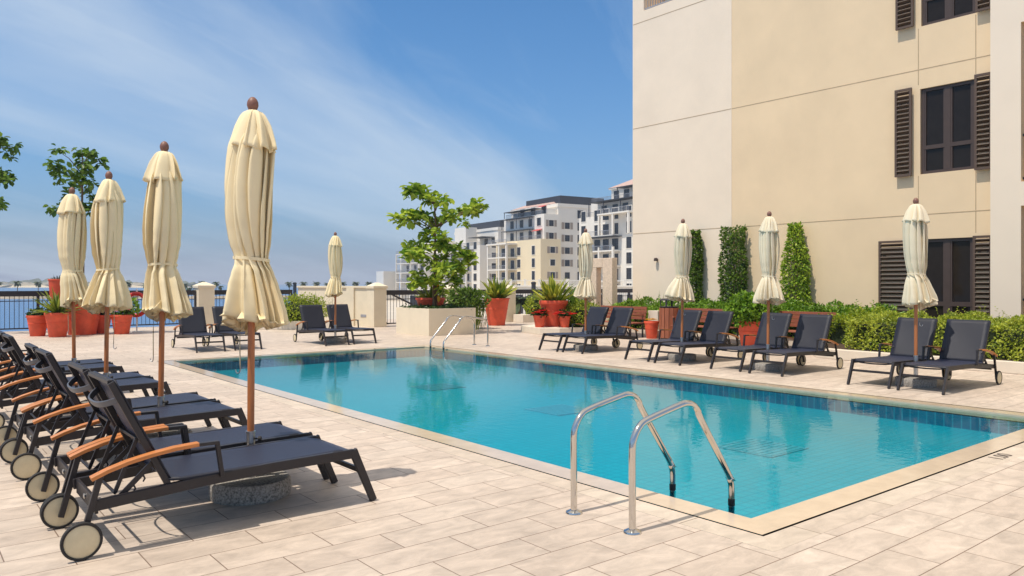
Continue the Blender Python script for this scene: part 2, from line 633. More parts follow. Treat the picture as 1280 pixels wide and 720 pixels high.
def water_mat():
    m, nt, N, L, b = nodes_of('pool_water')
    N.remove(b)
    out = N['Material Output']
    tc = N.new('ShaderNodeTexCoord')
    n1 = N.new('ShaderNodeTexNoise')
    n1.inputs['Scale'].default_value = 8.5
    n1.inputs['Detail'].default_value = 3
    n1.inputs['Distortion'].default_value = .6
    L.new(tc.outputs['Object'], n1.inputs['Vector'])
    bp = N.new('ShaderNodeBump')
    bp.inputs['Strength'].default_value = WATER_BUMP
    bp.inputs['Distance'].default_value = .02
    L.new(n1.outputs['Fac'], bp.inputs['Height'])
    gl = N.new('ShaderNodeBsdfGlossy')
    gl.inputs['Roughness'].default_value = 0.0
    rf = N.new('ShaderNodeBsdfRefraction')
    rf.inputs['Roughness'].default_value = 0.0
    rf.inputs['IOR'].default_value = 1.33
    rf.inputs['Color'].default_value = (.86, .985, 1, 1)
    tp = N.new('ShaderNodeBsdfTransparent')
    tp.inputs['Color'].default_value = (.86, .985, 1, 1)
    fr = N.new('ShaderNodeFresnel')
    fr.inputs['IOR'].default_value = 1.18
    for s_ in (gl, rf, fr):
        L.new(bp.outputs['Normal'], s_.inputs['Normal'])
    mx0 = N.new('ShaderNodeMixShader')
    mx0.inputs['Fac'].default_value = WATER_CLEAR
    L.new(rf.outputs[0], mx0.inputs[1])
    L.new(tp.outputs[0], mx0.inputs[2])
    mx = N.new('ShaderNodeMixShader')
    L.new(fr.outputs[0], mx.inputs['Fac'])
    L.new(mx0.outputs[0], mx.inputs[1])
    L.new(gl.outputs[0], mx.inputs[2])
    L.new(mx.outputs[0], out.inputs['Surface'])
    MATS['pool_water'] = m


WATER_BUMP = .085
WATER_CLEAR = 1.0
water_mat()
m = MB()
m.quad([(PX0, PY0, -.02), (PX1, PY0, -.02), (PX1, PY1, -.02), (PX0, PY1, -.02)])
tag(m.build('pool_water', 'pool_water'), kind='structure')

for k, (dy, where) in enumerate(((4.7, 'nearest the front ladder'), (7.85, 'in the middle of the pool'), (10.9, 'towards the far end of the pool'))):
    m = MB()
    m.box(6.85, 7.55, dy - .35, dy + .35, PD + .002, PD + .008)
    for q in range(9):
        m.box(6.88, 7.52, dy - .32 + q * .075, dy - .32 + q * .075 + .03, PD + .008, PD + .012)
    tag(m.build('floor_drain', 'drain_grate'), 'square pale grate set in the pool floor ' + where, 'drain', 'grates in the pool floor')

# terrace body, lower ground and sea
m = MB()
m.box(DX0, DX1, DY0, DY1, -5.2, -1.6)
tag(m.build('terrace_base', 'kerb_cream'), kind='structure')
m = MB()
for (ax, ay), (bx, by) in (((DX0, DY0), (DX1, DY0)), ((DX1, DY0), (DX1, DY1)), ((DX1, DY1), (DX0, DY1)), ((DX0, DY1), (DX0, DY0))):
    m.quad([(ax, ay, -1.6), (bx, by, -1.6), (bx, by, 0), (ax, ay, 0)])
tag(m.build('terrace_wall', 'kerb_cream'), kind='structure')
m = MB()
m.prism([(11, 15), (16, 40), (36, 90), (70, 150), (117, 229), (190, 300), (420, 330), (420, -120), (11, -120)], -5.4, -4.5)
tag(m.build('promenade', 'promenade_paving'), kind='structure')


def sea_mat():
    m, nt, N, L, b = nodes_of('sea_water')
    tc = N.new('ShaderNodeTexCoord')
    bp = N.new('ShaderNodeBump')
    bp.inputs['Strength'].default_value = .5
    bp.inputs['Distance'].default_value = .4
    n1 = N.new('ShaderNodeTexNoise')
    n1.inputs['Scale'].default_value = .35
    n1.inputs['Detail'].default_value = 5
    L.new(tc.outputs['Object'], n1.inputs['Vector'])
    L.new(n1.outputs['Fac'], bp.inputs['Height'])
    L.new(bp.outputs['Normal'], b.inputs['Normal'])
    b.inputs['Base Color'].default_value = (*S(52, 100, 152), 1)
    b.inputs['Roughness'].default_value = .25
    MATS['sea_water'] = m


sea_mat()
m = MB()
m.quad([(-9000, -3000, -5), (9000, -3000, -5), (9000, 9000, -5), (-9000, 9000, -5)])
tag(m.build('sea', 'sea_water'), kind='structure')

CAMF = np.array([math.sin(YAW), math.cos(YAW)])
CAMR = np.array([math.cos(YAW), -math.sin(YAW)])


def polar(r, d):
    """a ground point at distance d, r = sideways slope from the viewing axis"""
    p = CAMF * d + CAMR * d * r
    return float(p[0]), float(p[1])


# breakwater and far shore
def strip(name, pts, w, h, mat, seed, z0=-5.2):
    g = rnd(seed)
    V, F = [], []
    n = len(pts)
    prof = [(-1, 0), (-.6, .75), (-.2, 1), (.2, 1), (.6, .75), (1, 0)]
    for i, (x, y) in enumerate(pts):
        a = pts[min(n - 1, i + 1)]
        b = pts[max(0, i - 1)]
        t = np.array([a[0] - b[0], a[1] - b[1]])
        t /= np.linalg.norm(t)
        s_ = np.array([-t[1], t[0]])
        for u, v in prof:
            q = np.array([x, y]) + s_ * u * w * (.9 + .2 * g.random())
            V.append((q[0], q[1], z0 + h * v * (.7 + .6 * g.random()) if v else z0))
    k = len(prof)
    for i in range(n - 1):
        for j in range(k - 1):
            F.append([i * k + j, i * k + j + 1, (i + 1) * k + j + 1, (i + 1) * k + j])
    return tag(npmesh(name, V, F, mat), kind='structure')


strip('breakwater_shore', [polar(-.85 + .0125 * i, 345 + 6 * math.sin(i * .3)) for i in range(62)], 5, 1.3, 'rock', 3)
strip('far_shore', [polar(-.95 + .01 * i, 1500 + 40 * math.sin(i * .5)) for i in range(54)], 60, 7.0, 'sand', 4)
g = rnd(12)
for i, (px, w, h) in enumerate([(-18, 16, 6), (20, 30, 8), (52, 40, 13), (96, 26, 10), (120, 20, 7), (158, 26, 9), (186, 18, 8), (232, 22, 7)]):
    r = (px - 640) / 962
    x, y = polar(r, 1490)
    V, F = blob_core((0, 0, 0), (w, w * .6, h), k=1, n=16, m=8, seed=i)
    V[:, 2] *= .6 + .4 * np.cos(V[:, 0] * .35 + i)
    k_ = tag(npmesh('wooded_mound', V, F, 'far_green', loc=(x, y, 1.0)), 'low grey green wooded mound on the far shore',
             'mound', 'wooded mounds on the far shore')
for i, (px, w, h) in enumerate([(5, 14, 5), (34, 22, 6), (63, 10, 9), (80, 30, 4), (108, 16, 4), (143, 20, 5), (174, 26, 4), (205, 18, 4)]):
    r = (px - 640) / 962
    x, y = polar(r, 1430)
    m = MB()
    m.box(-w, w, -8, 8, -3, h * .6 - 3)
    m.box(-w * .3, w * .2, -6, 6, h * .6 - 3, h * .5)
    ob = m.build('shore_building', 'sand', loc=(x, y, 2), rz=-YAW)
    tag(ob, 'low pale building on the far shore across the water', 'building', 'pale buildings on the far shore')

# ------------------------------------------------------------------ loungers
def make_lounger():
    root = empty('sun_lounger')
    W = .30
    fr, gr = 'lounger_frame', 'lounger_grey'
    for s in (-1, 1):
        m = MB()
        m.bar([(-.73, s * W, .272), (-.45, s * W, .292), (-.1, s * W, .318), (.35, s * W, .336), (.93, s * W, .345)], .032, .062, up=(0, 0, 1))
        m.build('side_rail', fr, root, bevel=.004)
    for s in (-1, 1):
        m = MB()
        m.bar([(.925, s * W, .368), (1.09, s * W, 0.0)], .034, .058, up=(1, 0, .2), taper=.85)
        m.build('front_leg', fr, root, bevel=.004)
    for s in (-1, 1):
        m = MB()
        m.bar([(-.69, s * (W + .024), .455), (-.795, s * (W + .020), .075)], .026, .034, up=(1, 0, .2))
        m.build('rear_leg', fr, root, bevel=.003)
    m = MB()
    m.bar([(1.0, -W + .02, .215), (1.0, W - .02, .215)], .025, .034)
    m.build('front_crossbar', fr, root, bevel=.003)
    m = MB()
    m.bar([(.915, -W + .015, .345), (.905, -.18, .328), (.902, 0, .322), (.905, .18, .328), (.915, W - .015, .345)], .022, .02)
    m.build('seat_end_bar', fr, root, bevel=.003)
    m = MB()
    m.bar([(-.705, -W + .016, .262), (-.705, W - .016, .262)], .018, .085)
    cb = m.build('rear_crossbar', fr, root, bevel=.003)
    m = MB()
    m.lathe([(.004, 0), (.016, .002), (.016, .008), (.006, .012)], 14, axis='y')
    q = m.build('bolt', 'steel_satin', cb, smooth=40, loc=(-.714, 0, .262))
    q.rotation_euler = (0, 0, PI / 2)
    # seat sling
    m = MB()
    nx, ny = 14, 8
    top = []
    for i in range(nx + 1):
        rw = []
        t = i / nx
        for j in range(ny + 1):
            u = j / ny * 2 - 1
            x = -.315 + t * 1.25
            z = .345 + .026 * t + (.012 if t < .04 else 0) - .012 * (1 - u * u) * math.sin(PI * min(1, t * 1.05)) - (.02 * max(0, t - .95) / .05)
            rw.append(m.bm.verts.new((x, u * (W + .012), z)))
        top.append(rw)
    for i in range(nx):
        for j in range(ny):
            m.face([top[i][j], top[i + 1][j], top[i + 1][j + 1], top[i][j + 1]])
    o = m.build('seat', 'sling', root, smooth=60)
    md = o.modifiers.new('t', 'SOLIDIFY')
    md.thickness = .012
    md.offset = 0
    # backrest
    b0, b1 = Vector((-.30, 0, .345)), Vector((-.615, 0, .955))
    bd = (b1 - b0)
    bn = Vector((bd.z, 0, -bd.x)).normalized()        # faces the sitter (+x, +z)
    m = MB()
    nz = 12
    top = []
    for i in range(nz + 1):
        t = i / nz
        rw = []
        for j in range(ny + 1):
            u = j / ny * 2 - 1
            p = b0 + bd * t + Vector((0, u * (W - .004), 0)) - bn * (.014 * (1 - u * u) * math.sin(PI * t) - .004)
            rw.append(m.bm.verts.new(p))
        top.append(rw)
    for i in range(nz):
        for j in range(ny):
            m.face([top[i][j], top[i + 1][j], top[i + 1][j + 1], top[i][j + 1]])
    o = m.build('backrest', 'sling', root, smooth=60)
    md = o.modifiers.new('t', 'SOLIDIFY')
    md.thickness = .01
    md.offset = 0
    m = MB()
    for s in (-1, 1):
        y = s * (W - .012)
        m.bar([b0 + Vector((0, y, 0)) - bn * .022 - bd * .03, b1 + Vector((0, y, 0)) - bn * .022], .026, .036, up=bn)
    m.bar([b1 + Vector((0, -W + .026, 0)) - bn * .02, b1 + Vector((0, W - .026, 0)) - bn * .02], .03, .024)
    p = b0 + bd * .42 - bn * .03
    m.bar([p + Vector((0, -W + .03, 0)), p + Vector((0, W - .03, 0))], .02, .02)
    m.build('back_frame', fr, root, bevel=.003)
    # grey bowed handle behind the head
    m = MB()
    c = b0 + bd * .84 - bn * .03
    pts = []
    for k in range(13):
        a = -1 + k / 6
        pts.append(c + Vector((0, a * (W - .025), 0)) - bn * (.09 * (1 - abs(a) ** 3.2)))
    m.bar(pts, .012, .036, up=bd.normalized())
    m.build('back_handle', gr, root, bevel=.002, smooth=50)
    # support strut, U shaped
    for s in (-1, 1):
        m = MB()
        y = s * (W - .06)
        q0 = b0 + bd * .46 - bn * .04
        m.bar([(q0.x, y, q0.z), (-.60, y, .315)], .014, .022, up=(1, 0, .4))
        m.build('back_strut', fr, root)
    m = MB()
    m.tube([(-.60, -W + .055, .312), (-.60, W - .055, .312)], .009, 8)
    m.build('strut_bar', fr, root, smooth=60)
    # toothed rack
    for s in (-1, 1):
        m = MB()
        y = s * (W - .03)
        a, b = Vector((-.36, y, .50)), Vector((-.60, y, .275))
        m.bar([a, b], .012, .03, up=(1, 0, -1))
        d = (b - a).normalized()
        n2 = Vector((-d.z, 0, d.x))
        n2 = n2 if n2.x > 0 else -n2
        for k in range(4):
            e = a + (b - a) * (.2 + .22 * k)
            m.bar([e + n2 * .012, e + n2 * .034 + d * .006, e + n2 * .04 + d * .026], .011, .012, up=(0, 1, 0), taper=.6)
        m.build('recline_rack', fr, root)
    root.scale = (.955, 1, 1)
    # wheels outboard
    for s in (-1, 1):
        y = s * (W + .052)
        m = MB()
        pr = [(.088, -.013), (.1, -.013), (.1035, -.006), (.1035, .006), (.1, .013), (.088, .013)]
        m.lathe(pr, 36, axis='y', cap0=False, cap1=False)
        for zz in (-.009, .009):
            pass
        wh = m.build('wheel', 'black_rubber', root, smooth=35, loc=(-.795, y, .1035))
        wh.scale = (1 / .955, 1, 1)
        m = MB()
        m.lathe([(.003, -.0105), (.02, -.0115), (.087, -.0095), (.0895, -.008), (.0895, .008), (.087, .0095), (.02, .0115), (.003, .0105)], 36, axis='y')
        m.build('wheel_disc', 'wheel_cream', wh, smooth=35)
    # armrests
    for s in (-1, 1):
        y = s * (W + .030)
        m = MB()
        pts = [(-.745, y, .430), (-.66, y, .464), (-.55, y, .496), (-.42, y, .522), (-.29, y, .540), (-.15, y, .548)]
        for dy in (-.0135, .0135):
            m.sweep([(p[0], p[1] + dy, p[2]) for p in pts], lambda t: [(-.0125, -.012), (.0125, -.012), (.0125, .008), (.008, .0125), (-.008, .0125), (-.0125, .008)])
        ar = m.build('armrest', 'teak', root, smooth=35)
        m = MB()
        m.bar([(-.152, y, .545), (-.025, y, .545)], .046, .02)
        m.bar([(-.034, y, .545), (-.002, y, .335)], .03, .026, up=(1, 0, 0))
        m.build('arm_post', fr, root, bevel=.003)
    return root


proto = make_lounger()
LG = 'charcoal sun loungers around the pool'
spots = []
row_l = ['charcoal lounger of the left row closest to the camera, its long side in full view',
         'second charcoal lounger of the left row, just behind the nearest one under the front parasol',
         'third charcoal lounger in the left row, on the near side of the second parasol',
         'fourth charcoal lounger in the left row, on the far side of the second parasol',
         'fifth charcoal lounger in the left row, on the near side of the third parasol',
         'sixth charcoal lounger in the left row, on the far side of the third parasol',
         'seventh charcoal lounger in the left row, on the near side of the farthest left parasol',
         'eighth charcoal lounger, last of the left row and farthest from the camera']
for i, y in enumerate((5.06, 5.80, 7.27, 8.01, 9.70, 10.44, 11.89, 12.63)):
    spots.append((1.57 + (i % 2) * .006, y, R(random.uniform(-.7, .7)), row_l[i]))
back_l = ['charcoal lounger by the life ring, left one of the pair with no parasol',
          'charcoal lounger before the cream pillar, right one of the pair without parasol',
          'charcoal lounger in front of the small hedge, left of the lone far parasol',
          'charcoal lounger beside the cream wall, right of the lone far parasol']
for (x, yl), t in zip(((5.52, 17.3), (6.35, 17.36), (8.50, 17.22), (9.27, 17.26)), back_l):
    spots.append((x, yl + 1.05, -PI / 2 + R(random.uniform(-1.5, 1.5)), t))
right_l = ['lounger left of the parasol in front of the bed of yellow green shrubs',
           'lounger right of the parasol in front of the bed of yellow green shrubs',
           'lounger left of the parasol that stands before the wooden bin',
           'lounger right of the parasol that stands before the wooden bin',
           'lounger left of the parasol in front of the bushy tapering climber',
           'lounger right of the parasol in front of the bushy tapering climber',
           'lounger left of the parasol standing before the ground floor window',
           'lounger at the right end of the row, in front of the clipped hedge']
for (xf, y), t in zip(((11.46, 12.9), (11.5, 12.17), (11.35, 10.16), (11.27, 9.34), (11.27, 8.07), (11.2, 7.25), (11.09, 5.47), (11.04, 4.71)), right_l):
    spots.append((xf + 1.05, y, PI + R(random.uniform(-1.2, 1.2)), t))
for i, (x, y, a, t) in enumerate(spots):
    L_ = proto if i == 0 else copy_tree(proto)
    L_.location = (x, y, 0.001)
    L_.rotation_euler = (0, 0, a)
    tag(L_, t, 'sun lounger', LG)


# ------------------------------------------------------------------ closed parasols
def lapped(V, z, rin, rout, lean, soft, ph, arms, Q, zfun=None, off=(0, 0), fine=.004):
    """one ring of cloth folded into flaps that lie over each other: every flap runs out from rin to rout and is wrapped round by lean"""
    for k in range(arms):
        kk = (k + 1) % arms
        for q in range(Q):
            t = q / Q
            tri = 1 - abs(2 * t - 1)
            sm = .5 - .5 * math.cos(2 * PI * t)
            u = (1 - soft) * tri ** .62 + soft * sm
            vk = ph[k] * (1 - t) + ph[kk] * t                  # flaps differ a little
            ro = rout * (1 + .10 * math.sin(vk * 3 + 2.2 * z))
            r = rin + (ro - rin) * u
            base = 2 * PI * (k + t) / arms
            a = base + .16 * math.sin(2 * base + ph[9] + 1.3 * z) + .10 * math.sin(3 * base + ph[10] - 2.1 * z)
            r += fine * math.sin(arms * 2 * base + ph[11] + 3.5 * z + 2 * math.sin(2 * z + base)) * (1 - u * .5)
            a += lean * u * u * (1 + .25 * math.sin(vk + 2.5 * z))
            zz = z + (zfun(a, u) if zfun else 0)
            V.append((r * math.cos(a) + off[0], r * math.sin(a) + off[1], zz))


def ring_faces(nz, n):
    F = []
    for i in range(nz - 1):
        for k in range(n):
            F.append([i * n + k, (i + 1) * n + k, (i + 1) * n + (k + 1) % n, i * n + (k + 1) % n])
    return F


def interp(tab, z):
    for p, q in zip(tab, tab[1:]):
        if p[0] >= z >= q[0]:
            t = (p[0] - z) / (p[0] - q[0])
            t = t * t * (3 - 2 * t) * .5 + t * .5
            return [p[i] + (q[i] - p[i]) * t for i in range(1, len(p))]
    return list(tab[-1][1:])


def canopy_arrays(seed, lean, hem_dir=0, hem=1.0):
    g = rnd(seed)
    ph = g.random(24) * 2 * PI
    sg = -1 if g.random() < .5 else 1
    #      z     rin   rout  wrap soft
    tab = [(2.67, .040, .050, .2, .6), (2.58, .062, .108, .6, .4), (2.48, .075, .150, .9, .2), (2.36, .085, .160, 1.05, .12), (2.20, .088, .166, 1.1, .10), (2.02, .086, .162, 1.1, .10),
           (1.88, .080, .152, 1.05, .12), (1.77, .075, .134, .95, .15), (1.70, .072, .118, .8, .2), (1.675, .072, .114, .75, .2), (1.65, .078, .120, .65, .25), (1.58, .098, .150, .42, .35),
           (1.48, .122, .182, .34, .42), (1.38, .142, .208, .30, .46), (1.29, .156, .230, .28, .5), (1.215, .164, .238, .28, .5)]
    zs = list(np.linspace(2.67, 2.5, 7)) + list(np.linspace(2.47, 1.8, 22)) + list(np.linspace(1.775, 1.62, 12)) + list(np.linspace(1.59, 1.215, 13))
    arms, Q = 13, 24
    tab = [(p[0], p[1] * .8, p[2], p[3] * .52, p[4]) for p in tab]
    V = []

    def hemz(z):
        w = min(1, max(0, (1.64 - z) / .42))
        return (lambda a, u: w * (.045 * math.cos(a - hem_dir) + .018 * math.sin(2 * a + ph[21]) + .03 * (u - .5) + .012 * math.sin(5 * a + ph[22])))
    for z in zs:
        ri, ro, L_, so_ = interp(tab, z)
        hs = 1 + (hem - 1) * min(1, max(0, (1.66 - z) / .25))
        ri, ro = ri * hs, ro * hs
        wr = math.exp(-((z - 1.84) / .12) ** 2) * .0025 * math.sin(40 * z + ph[18])
        of = (lean[0] * max(0, 1.66 - z) + .012 * math.sin(4 * z + ph[23]), lean[1] * max(0, 1.66 - z) + .012 * math.sin(3.4 * z + ph[3]))
        lapped(V, z, ri + wr * .5, ro + wr, L_ * sg, so_, ph, arms, Q, hemz(z), of, fine=.0065 if z > 1.64 else .010)
    for z, ri, ro in ((1.205, .158, .236), (1.235, .12, .19), (1.28, .08, .12), (1.31, .035, .05)):
        lapped(V, z, ri * hem, ro * hem, .28 * sg, .5, ph, arms, Q, hemz(1.2), (lean[0] * .45, lean[1] * .45), fine=.006)
    return np.array(V), ring_faces(len(zs) + 4, arms * Q)


def cap_arrays(seed):
    g = rnd(seed + 500)
    ph = g.random(24) * 2 * PI
    sg = -1 if g.random() < .5 else 1
    tab = [(2.735, .028, .030, .0, .9), (2.72, .052, .062, .05, .8), (2.69, .070, .088, .12, .6), (2.63, .088, .118, .2, .45), (2.56, .104, .142, .26, .4), (2.50, .118, .160, .3, .4), (2.455, .130, .174, .34, .4)]
    V = []
    zs = [2.735, 2.72, 2.70, 2.67, 2.63, 2.59, 2.55, 2.515, 2.485, 2.455]
    for z in zs:
        ri, ro, L_, so_ = interp(tab, z)
        w = max(0, (2.62 - z) / .165) ** 1.5
        lapped(V, z, ri, ro, L_ * sg, so_, ph, 8, 24, lambda a, u: w * (.028 * (u - .5) + .014 * math.sin(a + ph[3])), fine=.002)
    return np.array(V), ring_faces(len(zs), 8 * 24)


def solid(o, t):
    md = o.modifiers.new('thickness', 'SOLIDIFY')
    md.thickness = t
    md.offset = 0


def parasol(x, y, seed, label, cloth='canopy_cloth', cord_a=2.2, sc=1.0, cordlen=.3, hem=1.0, lean=(0, 0), tilt=0.0):
    root = empty('closed_parasol', (x, y, 0), 0, label, 'parasol', 'closed cream parasols round the pool')
    root.scale = (1, 1, sc)
    root.rotation_euler = (.6288 * tilt, .7776 * tilt, 0)
    g = rnd(seed)
    m = MB()
    m.lathe([(.20, 0), (.272, .0), (.278, .012), (.278, .105), (.262, .125), (.06, .13)], 48)
    m.build('base', 'granite', root, smooth=40)
    m = MB()
    m.lathe([(.045, .131), (.045, .145), (.031, .15), (.031, .44), (.034, .442), (.034, .455), (.028, .457)], 24)
    sl = m.build('pole_sleeve', 'steel_satin', root, smooth=40)
    m = MB()
    m.lathe([(.006, .03), (.006, .055), (.017, .056), (.019, .066), (.015, .075)], 12, axis='y')
    kn = m.build('knob', 'black_rubber', sl, smooth=40, loc=(0, 0, .40))
    kn.rotation_euler = (0, 0, PI)
    kn.rotation_euler = (0, 0, -YAW - PI / 2 + g.normal() * .2)
    m = MB()
    m.lathe([(.0245, .456), (.0245, 2.72)], 20)
    m.build('pole', 'wood_pole', root, smooth=60)
    V, F = canopy_arrays(seed, g.normal(size=2) * .03 + np.array(lean), math.atan2(-y, -x) + g.normal() * .5, hem)
    o = npmesh('canopy', V, F, cloth, root, smooth=True)
    solid(o, .004)
    V, F = cap_arrays(seed)
    o = npmesh('top_flap', V, F, cloth, root, smooth=True)
    solid(o, .004)
    m = MB()
    pts = []
    for k in range(24):
        a = 2 * PI * k / 24
        rr = .121 + .005 * math.sin(3 * a + seed)
        pts.append((rr * math.cos(a), rr * math.sin(a), 1.675 + .012 * math.sin(a + seed)))
    m.sweep(pts, lambda t: [(-.003, -.011), (.003, -.011), (.003, .011), (-.003, .011)], closed=True)
    m.build('tie_strap', cloth, root)
    m = MB()
    m.lathe([(.030, 2.725), (.032, 2.732), (.029, 2.742), (.034, 2.75), (.040, 2.77), (.0385, 2.792), (.030, 2.812), (.016, 2.827), (.003, 2.832)], 24)
    m.build('finial', 'finial_brown', root, smooth=50)
    m = MB()
    a = cord_a
    q = .075
    z0 = 1.25
    zz = z0 - cordlen
    m.tube([(q * math.cos(a), q * math.sin(a), z0), (q * 1.05 * math.cos(a), q * 1.05 * math.sin(a), z0 - cordlen * .5), (q * math.cos(a), q * math.sin(a), zz)], .0045, 6)
    ct = m.build('pull_cord', 'rope', root, smooth=60)
    m = MB()
    hk = []
    sd = Vector((math.cos(a - .6), math.sin(a - .6), 0))
    for k in range(9):
        b = PI * (1 + k / 8)
        hk.append(Vector((q * math.cos(a), q * math.sin(a), zz - .03)) + sd * (.022 + .022 * math.cos(b)) + Vector((0, 0, .026 * math.sin(b))))
    hk.insert(0, Vector((q * math.cos(a), q * math.sin(a), zz + .005)))
    m.tube(hk, .004, 6)
    m.build('cord_hook', 'steel_satin', ct, smooth=60)
    return root


# direction to the viewer's left, for the cords
parasol(1.996, 5.43, 11, 'tallest looking cream closed parasol in the left front, at the nearest pair of loungers', cord_a=2.6, cordlen=.33, tilt=R(.35))
parasol(1.961, 7.64, 22, 'cream closed parasol second from the front in the left row', cord_a=2.5, cordlen=.42, hem=.88, lean=(.12, -.10), tilt=R(.8))
parasol(1.98, 10.07, 33, 'cream closed parasol third from the front in the left row', cord_a=-.4, cordlen=.46, hem=1.05, tilt=R(.8))
parasol(2.016, 12.26, 44, 'cream closed parasol last in the left row, in front of the large red pots', cord_a=2.4, cordlen=.4, sc=1.01, hem=.78, lean=(.06, -.05), tilt=R(-.7))
parasol(8.87, 18.16, 55, 'cream closed parasol alone at the far end of the pool, between two loungers', cord_a=2.4, hem=.95)
parasol(12.28, 12.53, 66, 'pale closed parasol in front of the stone portal and yellow green shrubs', 'canopy_pale', .2, .975, hem=1.05)
parasol(12.15, 9.70, 77, 'pale closed parasol with a wide flared hem in front of the wooden bin', 'canopy_pale', .3, .985, hem=1.16, tilt=R(.5))
parasol(11.95, 7.66, 88, 'pale closed parasol in front of the bushy climber, next to the big potted shrub', 'canopy_pale', -.4, .98, hem=1.08, tilt=R(.6))
parasol(11.79, 5.09, 99, 'pale closed parasol at the right end, before the ground floor window', 'canopy_pale', -.3, .98, hem=.92, lean=(.1, -.08))


# ------------------------------------------------------------------ ladders
def ladder(x, y, d, rz, label, w=.51):
    root = empty('pool_ladder', (x, y, 0), rz, label, 'ladder', 'steel pool ladders')
    # local: +x towards the water, posts stand at x = 0, water edge at x = d
    for s in (-1, 1):
        ctrl = [(0, .0), (0, .25), (0, .50), (.02, .575), (.065, .632), (.14, .665), (.44, .722), (.52, .728), (.58, .712), (.63, .67), (.67, .60), (.96, .21), (.985, .16), (1.0, .10), (1.0, -.06),
                (1.0, -.14), (1.0, -.232)]
        pts = [(a * d, s * w / 2, z) for a, z in ctrl]
        # densify with Catmull-Rom
        P = [Vector(p) for p in pts]
        out = []
        for i in range(len(P) - 1):
            p0, p1, p2, p3 = P[max(0, i - 1)], P[i], P[i + 1], P[min(len(P) - 1, i + 2)]
            for k in range(4):
                t = k / 4
                out.append(.5 * ((2 * p1) + (p2 - p0) * t + (2 * p0 - 5 * p1 + 4 * p2 - p3) * t * t + (3 * p1 - p0 - 3 * p2 + p3) * t ** 3))
        out.append(P[-1])
        m = MB()
        m.tube(out, .0215, 16, up=(0, 1, 0))
        rl = m.build('handrail', 'steel', root, smooth=60)
        m = MB()
        m.lathe([(.022, .024), (.03, .022), (.052, .012), (.056, .004), (.056, .001)], 28, c=(0, s * w / 2, 0))
        m.build('floor_flange', 'steel', rl, smooth=30)
        m = MB()
        m.lathe([(.0218, .03), (.0235, .025), (.0235, -.015), (.0218, -.018)], 16, c=(d * 1.0, s * w / 2, 0), cap0=False, cap1=False)
        m.build('rail_reflection', 'black_rubber', rl, smooth=40)  # dark reflection low on the rail, painted as a black band
    for z in (-.15,):
        m = MB()
        m.box(d - .045, d + .045, -w / 2 + .021, w / 2 - .021, z - .015, z + .015)
        m.build('step', 'steel_satin', root, bevel=.006)
    return root


ladder(3.485, 3.41, 1.0, 0, 'polished steel pool ladder in the foreground with both handrails arching over the near edge')
ladder(11.22, 15.08, 1.28, PI, 'small steel pool ladder at the far corner in front of the white planter box', w=.55)

# depth figures set in the border
cu = bpy.data.curves.new('depth_mark', 'FONT')
cu.body = '1.00'
cu.size = .17
cu.extrude = .0004
cu.align_x = 'CENTER'
to = bpy.data.objects.new('depth_mark', cu)
col.objects.link(to)
to.location = (7.5, PY0 - CW - .165, .003)
bpy.context.view_layer.update()
dg = bpy.context.evaluated_depsgraph_get()
me = bpy.data.meshes.new_from_object(to.evaluated_get(dg))
me.materials.clear()
me.materials.append(MATS['mark_ink'])
bpy.data.objects.remove(to)
dm = bpy.data.objects.new('depth_mark', me)
col.objects.link(dm)
dm.location = (7.5, PY0 - CW - .165, .003)
tag(dm, 'dark depth figures on the pool edge near the right side of the picture', 'depth marking')


# ------------------------------------------------------------------ pots and plants
def pot(x, y, z, r, h, label, taper=.66, rim=.12, band=True, group='terracotta red plant pots', cat='plant pot'):
    root = empty('terracotta_pot', (x, y, z), 0, label, cat, group)
    m = MB()
    rb = r * taper
    hr = h * rim

    def R_(t):
        return rb + (r * .94 - rb) * t
    prof = [(rb * .96, 0), (rb, .012)]
    if band:
        prof += [(R_(.60), h * .58), (R_(.60) + .010, h * .588), (R_(.62) + .010, h * .612), (R_(.63), h * .62)]
    prof += [(r * .94, h - hr), (r * .985, h - hr + .006), (r, h - hr * .85), (r, h - .012), (r * .985, h), (r * .90, h), (r * .88, h - .07)]
    m.lathe(prof, 44, cap1=False)
    m.build('pot_body', 'terracotta', root, smooth=35)
    m = MB()
    m.lathe([(r * .89, h - .06), (.02, h - .045)], 28)
    m.build('soil', 'soil', root)
    return root


def add_leaves(root, name, parts, mats='leaf_bush', mi=None):
    V, F = join_arrays(parts)
    return npmesh(name, V, F, mats, root)


def bush(root, n, c, rad, size, mat, seed, core=True, asp=.55, name='foliage', zmin=None, lumps=.12):
    g = rnd(seed)
    V, F = blob_leaves(g, n, c, rad, size, asp, lumps=lumps, zmin=zmin)
    F = F.tolist()
    mi = [0] * len(F)
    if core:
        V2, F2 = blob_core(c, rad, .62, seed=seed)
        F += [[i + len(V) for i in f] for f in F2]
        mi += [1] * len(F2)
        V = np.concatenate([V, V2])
    return npmesh(name, V, F, [mat, 'foliage_core'], root, mi=mi)


def flowers(root, n, c, rad, size, mat, seed, name='flowers'):
    g = rnd(seed)
    P = []
    parts = []
    for i in range(n):
        d = unit(g.normal(size=3))
        d[2] = abs(d[2]) * .8 + .1
        p = np.array(c) + d * np.array(rad) * (.8 + .3 * g.random())
        az = g.random() * 6.28
        k = 6
        aa = az + np.arange(k) * 2 * PI / k
        D = np.stack([np.cos(aa), np.sin(aa), .35 + 0 * aa], 1)
        Pp = np.repeat(p[None], k, 0)
        Nn = np.repeat(np.array([[d[0] * .3, d[1] * .3, 1.0]]), k, 0)
        parts.append(leaf_arrays(Pp, D, Nn, np.full(k, size), np.full(k, size * .55)))
    V, F = join_arrays(parts)
    return npmesh(name, V, F, mat, root)


